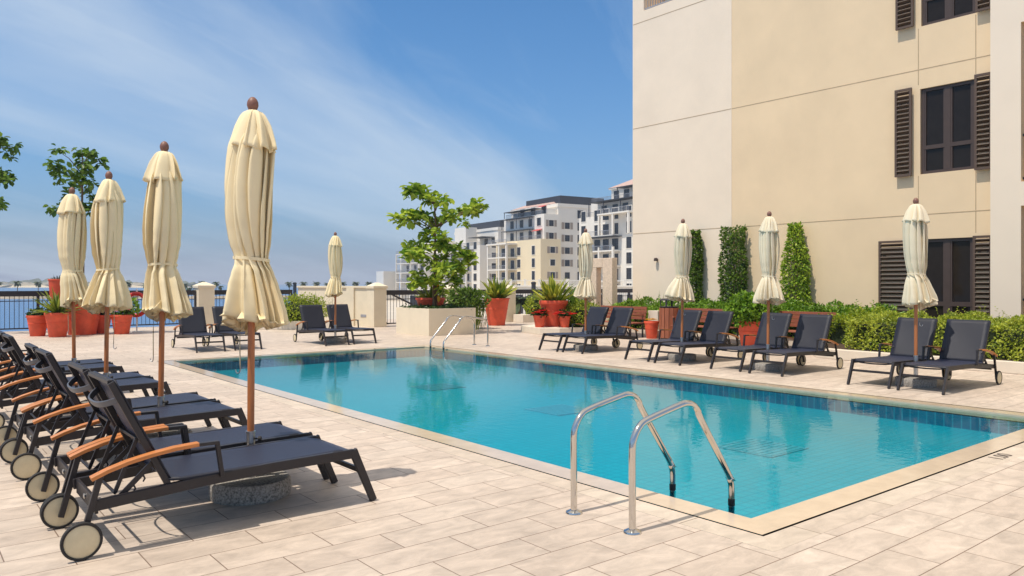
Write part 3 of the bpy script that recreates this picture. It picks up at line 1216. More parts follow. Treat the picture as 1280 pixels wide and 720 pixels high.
# left cluster by the fence
p = pot(3.32, 25.87, 0, .29, .60, 'small terracotta pot with a low dark plant, leftmost of the pots by the fence')
bush(p, 260, (0, 0, .62), (.26, .26, .14), .10, 'leaf_dark', 1)
p = pot(3.71, 25.12, 0, .335, .69, 'terracotta pot with a spiky yellow green plant in front of the tall pot')
V, F = strap_leaves(rnd(2), 120, (0, 0, .64), .78, .05, (5, 80), gravity=.9)
npmesh('foliage', V, F, 'leaf_grass', p)
p = pot(4.46, 25.85, 0, .56, 1.06, 'very large smooth terracotta pot holding a young tree by the fence', band=False, rim=.06)
ptree = p
p = pot(5.02, 26.05, 0, .28, .56, 'terracotta pot half hidden between the very large pot and the pink flowers')
bush(p, 240, (0, 0, .62), (.24, .24, .16), .10, 'leaf_dark', 4)
p = pot(5.42, 25.35, 0, .31, .58, 'terracotta pot of pink flowers in front of the dark fence')
bush(p, 420, (.1, 0, .80), (.36, .34, .30), .12, 'leaf_bush', 5)
flowers(p, 34, (-.1, -.12, .66), (.30, .30, .16), .06, 'petal_pink', 6)
# the high pot behind
x, y = polar((72 - 640) / 962, 24.6)
p = pot(x, y, 0, .27, 1.66, 'tall narrow terracotta pot rising behind the spiky plant', taper=.5, band=False, rim=.03)
V, F = strap_leaves(rnd(7), 30, (0, 0, 1.62), .22, .03, (20, 80))
npmesh('foliage', V, F, 'leaf_palm', p)


# trees -------------------------------------------------------------------
def leafy_tree(root, trunk, limbs, clusters, mat, seed, leaf=.17, per=26, trunk_r=.05, spread=.28, hang=.0, sizez=.16):
    g = rnd(seed)
    m = MB()
    m.tube(trunk, trunk_r, 10, up=(0, 1, .1), r2=trunk_r * .35)
    m.build('trunk', 'bark', root, smooth=60)
    for lb in limbs:
        m = MB()
        m.tube(lb, trunk_r * .42, 7, up=(.1, 1, .3), r2=trunk_r * .12)
        m.build('limb', 'bark', root, smooth=60)
    parts = []
    for (x, y, z, s) in clusters:
        n = int(per * s)
        # several rosettes of leaves in each clump
        k = max(2, int(4 * s))
        for q in range(k):
            c = np.array([x, y, z]) + g.normal(size=3) * np.array([spread, spread, sizez]) * .62 * s
            kk = max(4, n // k)
            aa = g.random(kk) * 6.28
            el = g.normal(size=kk) * .45 + .15 - hang
            D = np.stack([np.cos(aa) * np.cos(el), np.sin(aa) * np.cos(el), np.sin(el)], 1)
            P = c + D * .03 + g.normal(size=(kk, 3)) * .045
            Nn = np.stack([g.normal(size=kk) * .5, g.normal(size=kk) * .5, np.ones(kk)], 1)
            Ln = leaf * (.65 + .6 * g.random(kk))
            parts.append(leaf_arrays(P, D, Nn, Ln, Ln * .62, big=True, droop=.22))
    V, F = join_arrays(parts)
    npmesh('crown', V, F, mat, root)


TX, TY = 12.87, 19.6
UG = [(-.62, 4.34), (-.42, 4.22), (-.2, 4.12), (.14, 4.02), (-1.14, 3.54), (-.9, 3.62), (-.67, 3.45), (-.24, 3.49), (.1, 3.40), (.46, 3.45), (.84, 3.68), (1.05, 3.74), (1.22, 3.84), (1.46, 3.88), (-.77, 2.62), (-.48, 2.3),
      (-.1, 2.78), (.28, 2.9), (.62, 2.5), (.9, 2.35), (1.1, 2.26), (-.48, 1.78), (-.1, 2.0), (.28, 1.9), (.62, 2.1), (-.45, 1.5), (-.05, 1.62), (.34, 1.52), (.52, 1.68), (-.3, 3.0), (.12, 2.4), (-.3, 2.35)]
g = rnd(31)
tree = empty('young_tree', (TX, TY, .78), 0, 'young broad leaved tree with tiered branches growing in the white planter box', 'tree')
cl, lb = [], []
u3 = np.array([CAMR[0], CAMR[1]])
w3 = np.array([CAMF[0], CAMF[1]])
for i, (u, z) in enumerate(UG):
    dpt = g.normal() * .42 * (1 if z < 3.2 else .7)
    q = u3 * u + w3 * dpt
    cl.append((q[0], q[1], z - .78, 1.0 if abs(u) < .9 else .72))
    if i % 2 == 0 or z > 3.3:
        zb = max(.5, (z - .78) - .25 - .28 * abs(u))
        lb.append([(0, 0, zb), (q[0] * .5, q[1] * .5, zb + (z - .78 - zb) * .6), (q[0], q[1], z - .80)])
leafy_tree(tree, [(0, 0, -.05), (.01, 0, .7), (-.02, .01, 1.6), (.0, 0, 2.5), (-.05, 0, 3.3)], lb, cl, 'leaf_tree', 32, leaf=.235, per=62, trunk_r=.055, spread=.27)
# second stem and the yellow leaves low down
m = MB()
m.tube([(-.09, -.05, -.05), (-.10, -.03, .5), (-.03, 0, 1.3)], .04, 8, up=(0, 1, .1), r2=.02)
m.build('trunk', 'bark', tree, smooth=60)
V, F = leaf_arrays(np.array([[-.02, -.12, .55], [.02, -.13, .47], [0, -.12, .40]]) , np.array([[.1, -.2, 1], [-.1, -.1, 1], [.1, -.2, -1]]), np.array([[.3, -1, 0]] * 3), np.full(3, .24), np.full(3, .14), big=True)
npmesh('yellow_leaf', V, F, 'leaf_yellow', tree)

t2 = empty('young_tree', (4.46, 25.85, 1.0), 0, 'small dark leaved tree rising from the very large red pot behind the left parasols', 'tree')
g = rnd(41)
cl, lb = [], []
K = 23.2 / 962
for (px, py) in [(78, 195), (92, 190), (106, 192), (115, 200), (70, 207), (88, 203), (104, 208), (112, 215), (96, 216), (80, 222), (100, 226), (72, 228), (92, 236), (112, 232), (84, 246), (100, 246), (74, 258), (68, 262), (115, 255), (104, 262), (66, 210)]:
    u = (px - 97) * K
    z = 1.5 + (355 - py) * K
    q = u3 * u + w3 * g.normal() * .3
    cl.append((q[0], q[1], z - 1.0, .62))
    lb.append([(0, 0, z - 1.5 - .2 * abs(u)), (q[0] * .6, q[1] * .6, z - 1.15), (q[0], q[1], z - 1.0)])
leafy_tree(t2, [(0, 0, 0), (.02, 0, 1.2), (-.02, 0, 2.4), (0, 0, 3.6), (0, .02, 4.4)], lb[::2], cl, 'leaf_tree_dark', 42, leaf=.21, per=40, trunk_r=.045, spread=.17, hang=.35)

x, y = polar((-42 - 640) / 962, 22.6)
p = pot(x, y, 0, .5, .9, 'terracotta pot with a tree, mostly outside the left edge', band=False, rim=.07)
t3 = empty('young_tree', (x, y, .85), 0, 'dark leaved tree at the left edge, only three drooping branch ends in view', 'tree')
cl, lb = [], []
K = 22.6 / 962
for (px, py) in [(-4, 176), (6, 172), (12, 182), (2, 188), (-14, 178), (-30, 170), (-4, 222), (6, 218), (11, 224), (-2, 214), (-20, 220), (-4, 252), (2, 258), (-14, 250), (-40, 205), (-52, 235), (-60, 190), (-40, 160), (-70, 215)]:
    u = (px + 42) * K
    z = 1.5 + (355 - py) * K
    q = u3 * u + w3 * g.normal() * .2
    cl.append((q[0], q[1], z - .85, .6))
    lb.append([(0, 0, z - 1.2 - .2 * abs(u)), (q[0] * .6, q[1] * .6, z - .95), (q[0], q[1], z - .85)])
leafy_tree(t3, [(0, 0, 0), (.02, 0, 1.2), (-.02, 0, 2.8), (0, 0, 4.6)], lb, cl, 'leaf_tree_dark', 43, leaf=.20, per=44, trunk_r=.05, spread=.18, hang=.4)

# planter box with the tree
pb = empty('planter_box', (12.87, 19.6, 0), 0, 'large white rendered square planter box with a young tree at the pool corner', 'planter')
m = MB()
hx, hy, hz, th = .83, .92, .785, .12
m.prism([(-hx, -hy), (hx, -hy), (hx, -hy + th), (-hx, -hy + th)], 0, hz)
m.prism([(-hx, hy - th), (hx, hy - th), (hx, hy), (-hx, hy)], 0, hz)
m.prism([(-hx, -hy + th), (-hx + th, -hy + th), (-hx + th, hy - th), (-hx, hy - th)], 0, hz)
m.prism([(hx - th, -hy + th), (hx, -hy + th), (hx, hy - th), (hx - th, hy - th)], 0, hz)
m.build('box_wall', 'render_cream', pb)
m = MB()
m.box(-hx + th, hx - th, -hy + th, hy - th, .3, .72)
m.build('soil', 'soil', pb)
gc = empty('ground_cover_plant', (12.87, 19.6, .72), 0, 'low dark green ground cover filling the white planter box under the tree', 'plant')
g = rnd(51)
n = 900
P = np.stack([(g.random(n) * 2 - 1) * (hx - .06), (g.random(n) * 2 - 1) * (hy - .06), g.random(n) * .12], 1)
D = np.stack([g.normal(size=n), g.normal(size=n), .6 * g.random(n) + .1], 1)
V, F = leaf_arrays(P, D, np.tile([[0, 0, 1.0]], (n, 1)) + g.normal(size=(n, 3)) * .4, .08 + .06 * g.random(n), .045 + .02 * g.random(n))
npmesh('foliage', V, F, 'leaf_dark', gc)
bp_ = pot(12.98, 20.05, .72, .46, .36, 'wide red bowl pot with a yellowing spiky plant standing in the white planter box', taper=.75, band=False, rim=.2)
V, F = strap_leaves(rnd(52), 60, (0, 0, .32), .62, .07, (15, 85), gravity=1.0)
npmesh('foliage', V, F, 'leaf_strap', bp_)

# shrub and tall grass right of the box
sh = empty('leafy_shrub', (15.0, 21.0, 0), 0, 'dark green rounded shrub right behind the white planter box', 'shrub')
bush(sh, 1500, (0, 0, .95), (.72, .72, .42), .12, 'leaf_climber', 61)
V, F = strap_leaves(rnd(62), 90, (.05, -.3, 0), .95, .03, (0, 25), gravity=.4, spread=.45)
npmesh('grass_blades', V, F, 'leaf_grass', sh)
sh.children[0].name = 'foliage'

# tall pot with spiky plant
p = pot(17.15, 22.1, 0, .49, .99, 'tall terracotta pot with a spiky croton right of the white planter box', taper=.62, rim=.05)
V, F = strap_leaves(rnd(63), 80, (0, 0, .93), .86, .10, (4, 60), gravity=.7, spread=.25)
npmesh('foliage', V, F, 'leaf_strap', p)

# ------------------------------------------------------------------ planting bed on the right with its low kerb
bed_poly = [(14.95, 17.2), (15.35, 16.75), (16.55, 16.5), (16.6, 9.05), (15.3, 8.75), (14.75, 8.35), (14.58, 7.8), (14.58, 1.0), (18.15, 1.0), (18.15, 18.3), (17.2, 18.9), (15.4, 18.6)]
KZ = .2
m = MB()
m.prism(bed_poly, .0, KZ, mi=0)
bd = m.build('planting_bed', 'kerb_cream', bevel=.01)
tag(bd, 'long low cream kerbed planting bed along the building wall', 'planter')
soil_poly = [(16.0, 16.62), (16.78, 16.5), (16.78, 9.0), (15.3, 8.55), (14.85, 8.2), (14.73, 7.7), (14.73, 1.2), (18.1, 1.2), (18.1, 18.1), (17.1, 18.6), (16.1, 18.2)]
m = MB()
m.prism(soil_poly, KZ - .05, KZ + .004)
m.build('soil', 'soil', bd)


def hedge_box(name, x0, x1, y0, y1, z0, z1, n, size, mat, seed, label, cat='hedge', wisps=0, group=None, bumps=.06):
    g = rnd(seed)
    root = empty(name, ((x0 + x1) / 2, (y0 + y1) / 2, z0), 0, label, cat, group)
    hx, hy, hz = (x1 - x0) / 2, (y1 - y0) / 2, z1 - z0
    A = [hx * 2 * hy * 2, hy * 2 * hz, hx * 2 * hz, hx * 2 * hz, hy * 2 * hz * .3]
    cs = np.cumsum(A) / sum(A)
    pick = np.searchsorted(cs, g.random(n))
    u, v = g.random(n) * 2 - 1, g.random(n)
    P = np.zeros((n, 3))
    O = np.zeros((n, 3))
    k = pick == 0
    P[k] = np.stack([u[k] * hx, (v[k] * 2 - 1) * hy, np.full(k.sum(), hz)], 1)
    O[k] = (0, 0, 1)
    k = pick == 1
    P[k] = np.stack([np.full(k.sum(), -hx), u[k] * hy, v[k] * hz], 1)
    O[k] = (-1, 0, .1)
    k = pick == 2
    P[k] = np.stack([u[k] * hx, np.full(k.sum(), -hy), v[k] * hz], 1)
    O[k] = (0, -1, .1)
    k = pick == 3
    P[k] = np.stack([u[k] * hx, np.full(k.sum(), hy), v[k] * hz], 1)
    O[k] = (0, 1, .1)
    k = pick == 4
    P[k] = np.stack([np.full(k.sum(), hx), u[k] * hy, v[k] * hz], 1)
    O[k] = (1, 0, .1)
    # uneven surface
    wob = bumps * (np.sin(P[:, 1] * 5.1 + seed) + np.sin(P[:, 1] * 11.7 + 2 + P[:, 2] * 7) * .7 + np.sin(P[:, 2] * 9 + P[:, 0] * 6) * .7)
    P = P + O * (wob[:, None] - .09 * g.random((n, 1)) ** 1.5 + .03)
    D = unit(O * .55 + g.normal(size=(n, 3)) * .8 + np.array([0, 0, .25]))
    Nn = unit(O * .8 + g.normal(size=(n, 3)) * .55 + np.array([0, 0, .5]))
    Ln = size * (.65 + .7 * g.random(n))
    parts = [leaf_arrays(P, D, Nn, Ln, Ln * .55)]
    for i in range(wisps):
        y_ = (g.random() * 2 - 1) * hy
        x_ = (g.random() * 2 - 1) * hx
        h_ = .12 + .25 * g.random() ** 2
        lx, ly = g.normal() * .08, g.normal() * .08
        kk = 9
        t = np.linspace(0, 1, kk)
        Pp = np.stack([x_ + lx * t, y_ + ly * t, hz - .03 + h_ * t], 1)
        a = g.random(kk) * 6.28
        Dd = np.stack([np.cos(a), np.sin(a), .6 + 0 * a], 1)
        parts.append(leaf_arrays(Pp, Dd, np.tile([[0, 0, 1.0]], (kk, 1)), np.full(kk, size), np.full(kk, size * .5)))
    V, F = join_arrays(parts)
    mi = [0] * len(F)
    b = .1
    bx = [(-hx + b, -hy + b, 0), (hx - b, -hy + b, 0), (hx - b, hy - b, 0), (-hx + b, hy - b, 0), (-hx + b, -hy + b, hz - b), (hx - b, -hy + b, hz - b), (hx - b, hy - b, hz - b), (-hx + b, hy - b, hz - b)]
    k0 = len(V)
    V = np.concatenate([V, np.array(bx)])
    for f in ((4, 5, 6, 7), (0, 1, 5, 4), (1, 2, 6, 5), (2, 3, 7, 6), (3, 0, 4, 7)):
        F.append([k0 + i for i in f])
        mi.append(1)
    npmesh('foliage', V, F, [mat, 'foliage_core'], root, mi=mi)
    return root


hedge_box('clipped_hedge', 14.85, 16.6, 1.6, 7.75, KZ, .79, 26000, .055, 'leaf_hedge', 71, 'clipped yellow green hedge under the ground floor window', wisps=90)
hedge_box('low_hedge', 17.0, 18.05, 8.2, 16.2, KZ, .84, 15000, .085, 'leaf_bush', 72, 'loose dark green low hedge along the wall behind the benches', wisps=60, bumps=.09)
V_ = hedge_box('hedge_end', 16.0, 17.0, 7.9, 9.0, KZ, .74, 3800, .065, 'leaf_lime', 73, 'rounded yellow green end of the planting next to the last bench', 'shrub', wisps=20, bumps=.1)
V_.name = 'low_shrub'

# yellow-green ground shrubs at the far end of the bed
for i, (x, y, rx, ry, rz_, s, mat, lab) in enumerate([
        (16.5, 17.0, .62, .55, .48, .07, 'leaf_lime', 'yellow green mounded shrub spilling over the kerb beside the potted poinsettias'),
        (16.75, 17.55, .5, .5, .62, .08, 'leaf_bush', 'taller green shrub behind the mounded one, just left of the far parasol'),
        (17.55, 15.9, .62, .7, .46, .08, 'leaf_lime', 'loose yellow green shrub behind the first bench, left of the small pot'),
        (17.5, 14.9, .5, .7, .38, .08, 'leaf_grass', 'low grassy shrub against the white wall beside the bin')]):
    r_ = empty('low_shrub', (x, y, KZ), 0, lab, 'shrub')
    bush(r_, 2100, (0, 0, rz_ * .7), (rx, ry, rz_), s, mat, 80 + i, zmin=.02, lumps=.16)
    if i >= 2:
        V, F = strap_leaves(rnd(90 + i), 46, (0, 0, .2), .85, .018, (5, 50), gravity=.8, spread=.6)
        npmesh('grass_blades', V, F, 'leaf_grass', r_)

# pots on the bed's end
p = pot(15.83, 17.55, KZ, .44, .80, 'big terracotta pot with a spiky croton on the kerb beside the far parasol', taper=.68, rim=.16)
V, F = strap_leaves(rnd(101), 95, (0, 0, .74), .80, .095, (4, 62), gravity=.7, spread=.25)
npmesh('foliage', V, F, 'leaf_strap', p)
p = pot(15.22, 17.5, KZ, .20, .36, 'small terracotta pot of red poinsettias left of the big croton pot')
bush(p, 200, (0, 0, .42), (.2, .2, .13), .1, 'leaf_dark', 102)
flowers(p, 26, (0, 0, .40), (.24, .24, .16), .085, 'petal_red', 103)
p = pot(15.72, 16.93, KZ, .18, .34, 'small terracotta pot of bright red poinsettias in front of the big croton pot')
bush(p, 160, (0, 0, .38), (.2, .2, .1), .09, 'leaf_dark', 104)
flowers(p, 34, (0, 0, .37), (.30, .30, .12), .085, 'petal_red', 105)
p = pot(16.3, 14.05, 0, .21, .48, 'small terracotta pot with dry stems beside the wooden bin')
flowers(p, 16, (0, 0, .50), (.14, .14, .05), .06, 'leaf_yellow', 106, name='dry_stems')
p = pot(16.02, 10.72, 0, .34, .62, 'terracotta pot with a large round light green shrub between two benches')
bush(p, 2000, (0, 0, .88), (.58, .58, .40), .115, 'leaf_bush', 107, lumps=.1)

# low white planter by the fence and a bush in it
wp = empty('wall_planter', (19.6, 23.3, 0), 0, 'short low cream planter wall in front of the railing', 'planter')
m = MB()
m.box(-.45, .45, -.3, .3, 0, .3)
m.build('box_wall', 'kerb_cream', wp, bevel=.01)
r_ = empty('low_shrub', (20.0, 23.2, .28), 0, 'yellow green shrub in the short planter by the railing, left of the big croton pot', 'shrub')
bush(r_, 900, (0, 0, .3), (.5, .4, .5), .09, 'leaf_lime', 108, zmin=.0)

# climbers on the wall
for i, (y0, y1, ztop, mat, lab) in enumerate([
        (13.72, 14.42, 3.05, 'leaf_climber', 'slim dark climber on the white wall behind the bin parasol'),
        (12.36, 13.24, 3.08, 'leaf_climber', 'dense square topped column of climbing plant on the corner where white meets beige'),
        (10.45, 11.35, 3.05, 'leaf_tree', 'bushy tapering column of climbing plant on the beige wall')]):
    g = rnd(110 + i)
    yc, hw = (y0 + y1) / 2, (y1 - y0) / 2
    r_ = empty('climbing_plant', (18.2, yc, KZ), 0, lab, 'climbing plant')
    m = MB()
    m.tube([(.1, 0, 0), (.12, .03, 1.2), (.1, -.02, ztop - KZ - .2)], .03, 8, up=(0, 1, .1), r2=.012)
    m.build('stem', 'bark', r_, smooth=60)
    n = 3600
    t = g.random(n)
    z = (ztop - KZ) * t
    if i == 0:
        wd = hw * (.72 - .42 * t) * (1 + .25 * np.sin(9 * t + 1))
    elif i == 1:
        wd = hw * (1.02 - .22 * t) * (1 + .10 * np.sin(13 * t) + .06 * np.sin(29 * t))
    else:
        wd = hw * (1.18 - .88 * t ** 1.3) * (1 + .12 * np.sin(12 * t))
    a = g.random(n) * 2 * PI
    rr = np.sqrt(g.random(n)) * .35 + .65
    P = np.stack([np.cos(a) * rr * np.minimum(wd, .22) * .95 + .06, np.sin(a) * rr * wd, z], 1)
    O = np.stack([np.cos(a), np.sin(a), 0 * a], 1)
    D = unit(O * .6 + g.normal(size=(n, 3)) * .7)
    Nn = unit(O * .7 + g.normal(size=(n, 3)) * .5 + np.array([0, 0, .5]))
    Ln = .085 * (.6 + .8 * g.random(n))
    V, F = leaf_arrays(P, D, Nn, Ln, Ln * .6)
    npmesh('foliage', V, F, mat, r_)


# ------------------------------------------------------------------ benches and bin
def make_bench():
    root = empty('slatted_bench')
    # local: x forward (sitter faces +x), y along
    for q in range(6):
        pass
    m = MB()
    for q in range(5):
        m.box(-.24 + q * .1, -.155 + q * .1, -.9, .9, .40, .425)
    m.build('seat', 'bench_wood', root, bevel=.004)
    m = MB()
    for q in range(4):
        z = .50 + q * .092
        x = -.27 - q * .022
        m.box(x - .012, x + .012, -.9, .9, z, z + .082)
    m.build('backrest', 'bench_wood', root, bevel=.004)
    for s in (-1, 1):
        m = MB()
        m.bar([(-.26, s * .8, .0), (-.26, s * .8, .42), (-.36, s * .8, .86)], .04, .03, up=(1, 0, 0))
        m.build('leg', 'lounger_frame', root)
        m = MB()
        m.bar([(.24, s * .8, 0), (.24, s * .8, .62)], .04, .03, up=(1, 0, 0))
        m.build('leg', 'lounger_frame', root)
        m = MB()
        m.bar([(-.3, s * .8, .635), (.28, s * .8, .635)], .055, .03)
        m.build('armrest', 'bench_wood', root, bevel=.004)
        m = MB()
        m.bar([(-.24, s * .8, .385), (.22, s * .8, .385)], .035, .03)
        m.build('seat_rail', 'lounger_frame', root)
    return root


b0_ = make_bench()
for i, (x, y, t) in enumerate([(16.18, 15.3, 'wooden slatted bench behind the loungers in front of the yellow green shrub bed'),
                               (16.2, 12.2, 'wooden slatted bench between the bin and the big potted shrub'),
                               (16.18, 9.75, 'wooden slatted bench right of the big potted shrub, next to the hedge')]):
    b = b0_ if i == 0 else copy_tree(b0_)
    b.location = (x, y, 0.001)
    b.rotation_euler = (0, 0, PI)
    tag(b, t, 'bench', 'wooden benches by the planting bed')

bn_ = empty('litter_bin', (16.26, 13.40, 0), 0, 'tall wood clad litter bin with a black hood beside the small pot', 'bin')
m = MB()
n = 14
for k in range(n):
    a = 2 * PI * k / n
    M_ = Matrix.Rotation(a, 4, 'Z')
    m.box(.245, .265, -.052, .052, .06, .86, M=M_)
m.build('wood_slats', 'bin_wood', bn_, bevel=.003)
m = MB()
m.lathe([(.23, .02), (.235, .05), (.235, .87), (.262, .88), (.262, .9), (.20, .9)], 32)
m.build('liner', 'lounger_frame', bn_, smooth=35)
m = MB()
m.lathe([(.255, 1.06), (.265, 1.065), (.262, 1.085), (.2, 1.11), (.02, 1.12)], 32)
for a in (.4, 1.9, 3.5, 5.1):
    m.bar([(.24 * math.cos(a), .24 * math.sin(a), .88), (.24 * math.cos(a), .24 * math.sin(a), 1.08)], .05, .012, up=(math.cos(a), math.sin(a), 0))
m.build('hood', 'black_iron', bn_, smooth=35)
m = MB()
m.box(-.3, .3, -.18, .18, 0, .55)
wb = m.build('kerb_block', 'kerb_cream', bevel=.01, loc=(17.0, 14.35, KZ))
tag(wb, 'small cream block behind the small pot and the bin', 'block')

# ------------------------------------------------------------------ stone portal
po = empty('stone_portal', (17.66, 16.72, 0), 0, 'beige stone portal with a narrow slot, left of the big building', 'portal')
pm_ = 'portal_stone'
m = MB()
m.box(-.12, .12, 0, .42, 0, 2.32)
m.build('pier', pm_, po, bevel=.01)
m = MB()
m.box(-.115, .115, .70, .98, 0, 2.02)
m.build('pier', pm_, po, bevel=.01)
m = MB()
m.box(-.118, .118, .422, .98, 2.022, 2.32)
m.build('lintel', pm_, po, bevel=.01)
m = MB()
m.box(-.04, .04, .421, .699, 0, .5)
m.build('sill_stone', pm_, po)

# ------------------------------------------------------------------ fence, gate pillars, garden walls
def pillar(x, y, w, h, label):
    root = empty('gate_pillar', (x, y, 0), 0, label, 'pillar', 'cream pillars along the railing')
    a = w / 2
    m = MB()
    m.box(-a, a, -a, a, 0, h - .16)
    m.build('shaft', 'render_cream', root, bevel=.008)
    m = MB()
    m.box(-a - .035, a + .035, -a - .035, a + .035, h - .16, h - .07)
    b = a + .02
    v = [(-b, -b, h - .07), (b, -b, h - .07), (b, b, h - .07), (-b, b, h - .07)]
    vs = [m.bm.verts.new(q) for q in v]
    tv = [m.bm.verts.new((sx * .05, sy * .05, h + .05)) for sx, sy in ((-1, -1), (1, -1), (1, 1), (-1, 1))]
    for i in range(4):
        m.face([vs[i], vs[(i + 1) % 4], tv[(i + 1) % 4], tv[i]])
    m.face(tv)
    m.build('cap', 'render_cream', root, bevel=.006)
    return root


def railing(name, p0, p1, n, label, h=1.28, rail=.17, bal=.125, grp='dark iron railings round the terrace'):
    p0, p1 = Vector((*p0, 0)), Vector((*p1, 0))
    d = p1 - p0
    Ln = d.length
    root = empty(name, p0, math.atan2(d.y, d.x), label, 'railing', grp)
    m = MB()
    m.box(0, Ln, -.05, .05, h - rail, h)
    m.build('top_rail', 'black_iron', root)
    m = MB()
    m.box(0, Ln, -.02, .02, .08, .12)
    m.build('bottom_rail', 'black_iron', root)
    m = MB()
    m.box(0, Ln, -.015, .015, h - rail - .16, h - rail - .135)
    m.build('middle_rail', 'black_iron', root)
    for k in range(n + 1):
        x = Ln * k / n
        if 0 < k < n or True:
            m = MB()
            m.box(x - .04, x + .04, -.04, .04, 0, h - rail)
            m.build('post', 'black_iron', root)
    for k in range(n):
        x0, x1 = Ln * k / n, Ln * (k + 1) / n
        c = max(1, int((x1 - x0) / bal))
        m = MB()
        for q in range(1, c):
            x = x0 + (x1 - x0) * q / c
            m.tube([(x, 0, .1), (x, 0, h - rail)], .009, 5)
        m.build('baluster_panel', 'black_iron', root)
    return root


railing('iron_railing', (-6, 28.5), (8.5, 28.5), 6, 'long dark iron railing on the left with the sea behind it')
railing('iron_railing', (9.1, 28.5), (12.1, 28.5), 1, 'short dark iron railing right of the pillar behind the small hedge')
pillar(8.8, 28.5, .56, 1.52, 'cream capped pillar behind the two loungers without a parasol')
pillar(13.3, 24.0, .5, 1.5, 'cream capped pillar at the end of the cream garden wall, left of the planter box')
pillar(16.4, 24.0, .5, 1.42, 'cream pillar behind the young tree in the planter box')
pillar(19.15, 24.0, .5, 1.42, 'cream pillar behind the tall pot with the spiky croton')
railing('iron_railing', (13.6, 24.0), (16.1, 24.0), 1, 'dark iron railing between the capped wall pillar and the pillar behind the tree')
railing('iron_railing', (16.7, 24.0), (18.85, 24.0), 1, 'dark iron railing behind the shrub and the tall pot')
railing('iron_railing', (19.45, 24.0), (28.0, 24.0), 5, 'dark iron railing running behind the croton pots to the building')
# garden wall from the fence corner to the pillar
gw = empty('garden_wall', (12.35, 28.3, 0), math.atan2(24.25 - 28.3, 13.2 - 12.35), 'cream rendered garden wall with a flat cap at the far end of the pool', 'wall')
Lw = math.hypot(24.25 - 28.3, 13.2 - 12.35)
m = MB()
m.box(0, Lw, -.1, .1, 0, 1.36)
m.build('wall_body', 'render_cream', gw)
m = MB()
m.box(-.02, Lw + .02, -.15, .15, 1.36, 1.43)
m.build('cap', 'render_cream', gw, bevel=.006)
m = MB()
m.box(Lw * .72, Lw * .82, -.16, -.1, 0, 1.36)
m.build('pilaster', 'render_cream', gw)
m = MB()
m.box(Lw * .90, Lw * .97, -.112, -.1, .33, .42)
m.build('vent', 'rail_grey', gw)
# small hedge with its low wall
wp = empty('wall_planter', (10.6, 24.3, 0), math.atan2(-1.28, 1.57), 'low cream planter wall under the small hedge at the far end', 'planter')
m = MB()
m.box(-1.5, 1.5, -.3, .3, 0, .28)
m.build('box_wall', 'kerb_cream', wp, bevel=.01)
r_ = empty('small_hedge', (10.72, 24.55, .27), 0, 'small bright green hedge bush behind the far loungers', 'hedge')
bush(r_, 3000, (0, 0, .34), (1.0, .75, .55), .075, 'leaf_lime', 121, zmin=.0, lumps=.08)
V, F = strap_leaves(rnd(122), 70, (.3, -.2, .2), .8, .016, (5, 45), gravity=.7, spread=.7)
npmesh('grass_blades', V, F, 'leaf_grass', r_)

# stair hand rails beyond the fence
sr = empty('stair_handrail', (14.1, 25.2, 0), 0, 'dark sloping stair handrail behind the railing, left of the planter box', 'handrail')
m = MB()
m.bar([(-.9, 0, 1.02), (-.3, 0, .62), (.6, 0, -.3)], .05, .06)
m.bar([(.3, .5, 1.25), (.45, .5, 1.25), (1.7, .5, .7)], .05, .06)
m.bar([(.3, .5, 1.25), (.3, .5, -.1)], .05, .05, up=(1, 0, 0))
m.build('rail', 'black_iron', sr)

# life ring on a stand
lr = empty('life_ring', (6.0, 26.05, 0), 0, 'red life ring hung on a thin white post in front of the railing', 'life ring')
m = MB()
pts = [(.0 + .31 * math.cos(2 * PI * k / 28), -.07, .86 + .34 * math.sin(2 * PI * k / 28)) for k in range(28)]
m.tube(pts, .062, 10, up=(0, 1, 0), closed=True)
o = m.build('ring', 'life_red', lr, smooth=60)
o.rotation_euler = (0, 0, -YAW * .8)
m = MB()
m.tube([(0, 0, 0), (0, 0, 1.35)], .022, 10)
m.box(-.15, .15, -.12, .12, 0, .03)
m.build('post', 'white_paint', lr, smooth=50)

# ------------------------------------------------------------------ the big building
XF = 18.5
bld = empty('apartment_building', (XF, 0, 0), 0, 'tall cream and beige rendered building with brown shutters on the right', 'building')
wins = [(6.74, 7.89, 4.03, 6.0, 'mid'), (6.70, 7.87, 7.44, 9.4, 'top'), (6.75, 7.89, .25, 2.53, 'door')]


def holed_wall(m, x, y0, y1, z0, z1, holes, depth, mi=0, mi_rev=None):
    ys = sorted({y0, y1} | {h[0] for h in holes} | {h[1] for h in holes})
    zs = sorted({z0, z1} | {h[2] for h in holes} | {h[3] for h in holes})
    ys = [q for q in ys if y0 <= q <= y1]
    zs = [q for q in zs if z0 <= q <= z1]
    for a, b in zip(ys, ys[1:]):
        for c, d in zip(zs, zs[1:]):
            if any(h[0] - 1e-6 <= a and b <= h[1] + 1e-6 and h[2] - 1e-6 <= c and d <= h[3] + 1e-6 for h in holes):
                continue
            m.quad([(x, a, c), (x, b, c), (x, b, d), (x, a, d)], mi)
    for h in holes:
        a, b, c, d = h[:4]
        r_ = mi if mi_rev is None else mi_rev
        X2 = x + depth
        m.quad([(x, a, c), (x, b, c), (X2, b, c), (X2, a, c)], r_)
        m.quad([(x, a, d), (x, b, d), (X2, b, d), (X2, a, d)], r_)
        m.quad([(x, a, c), (x, a, d), (X2, a, d), (X2, a, c)], r_)
        m.quad([(x, b, c), (x, b, d), (X2, b, d), (X2, b, c)], r_)


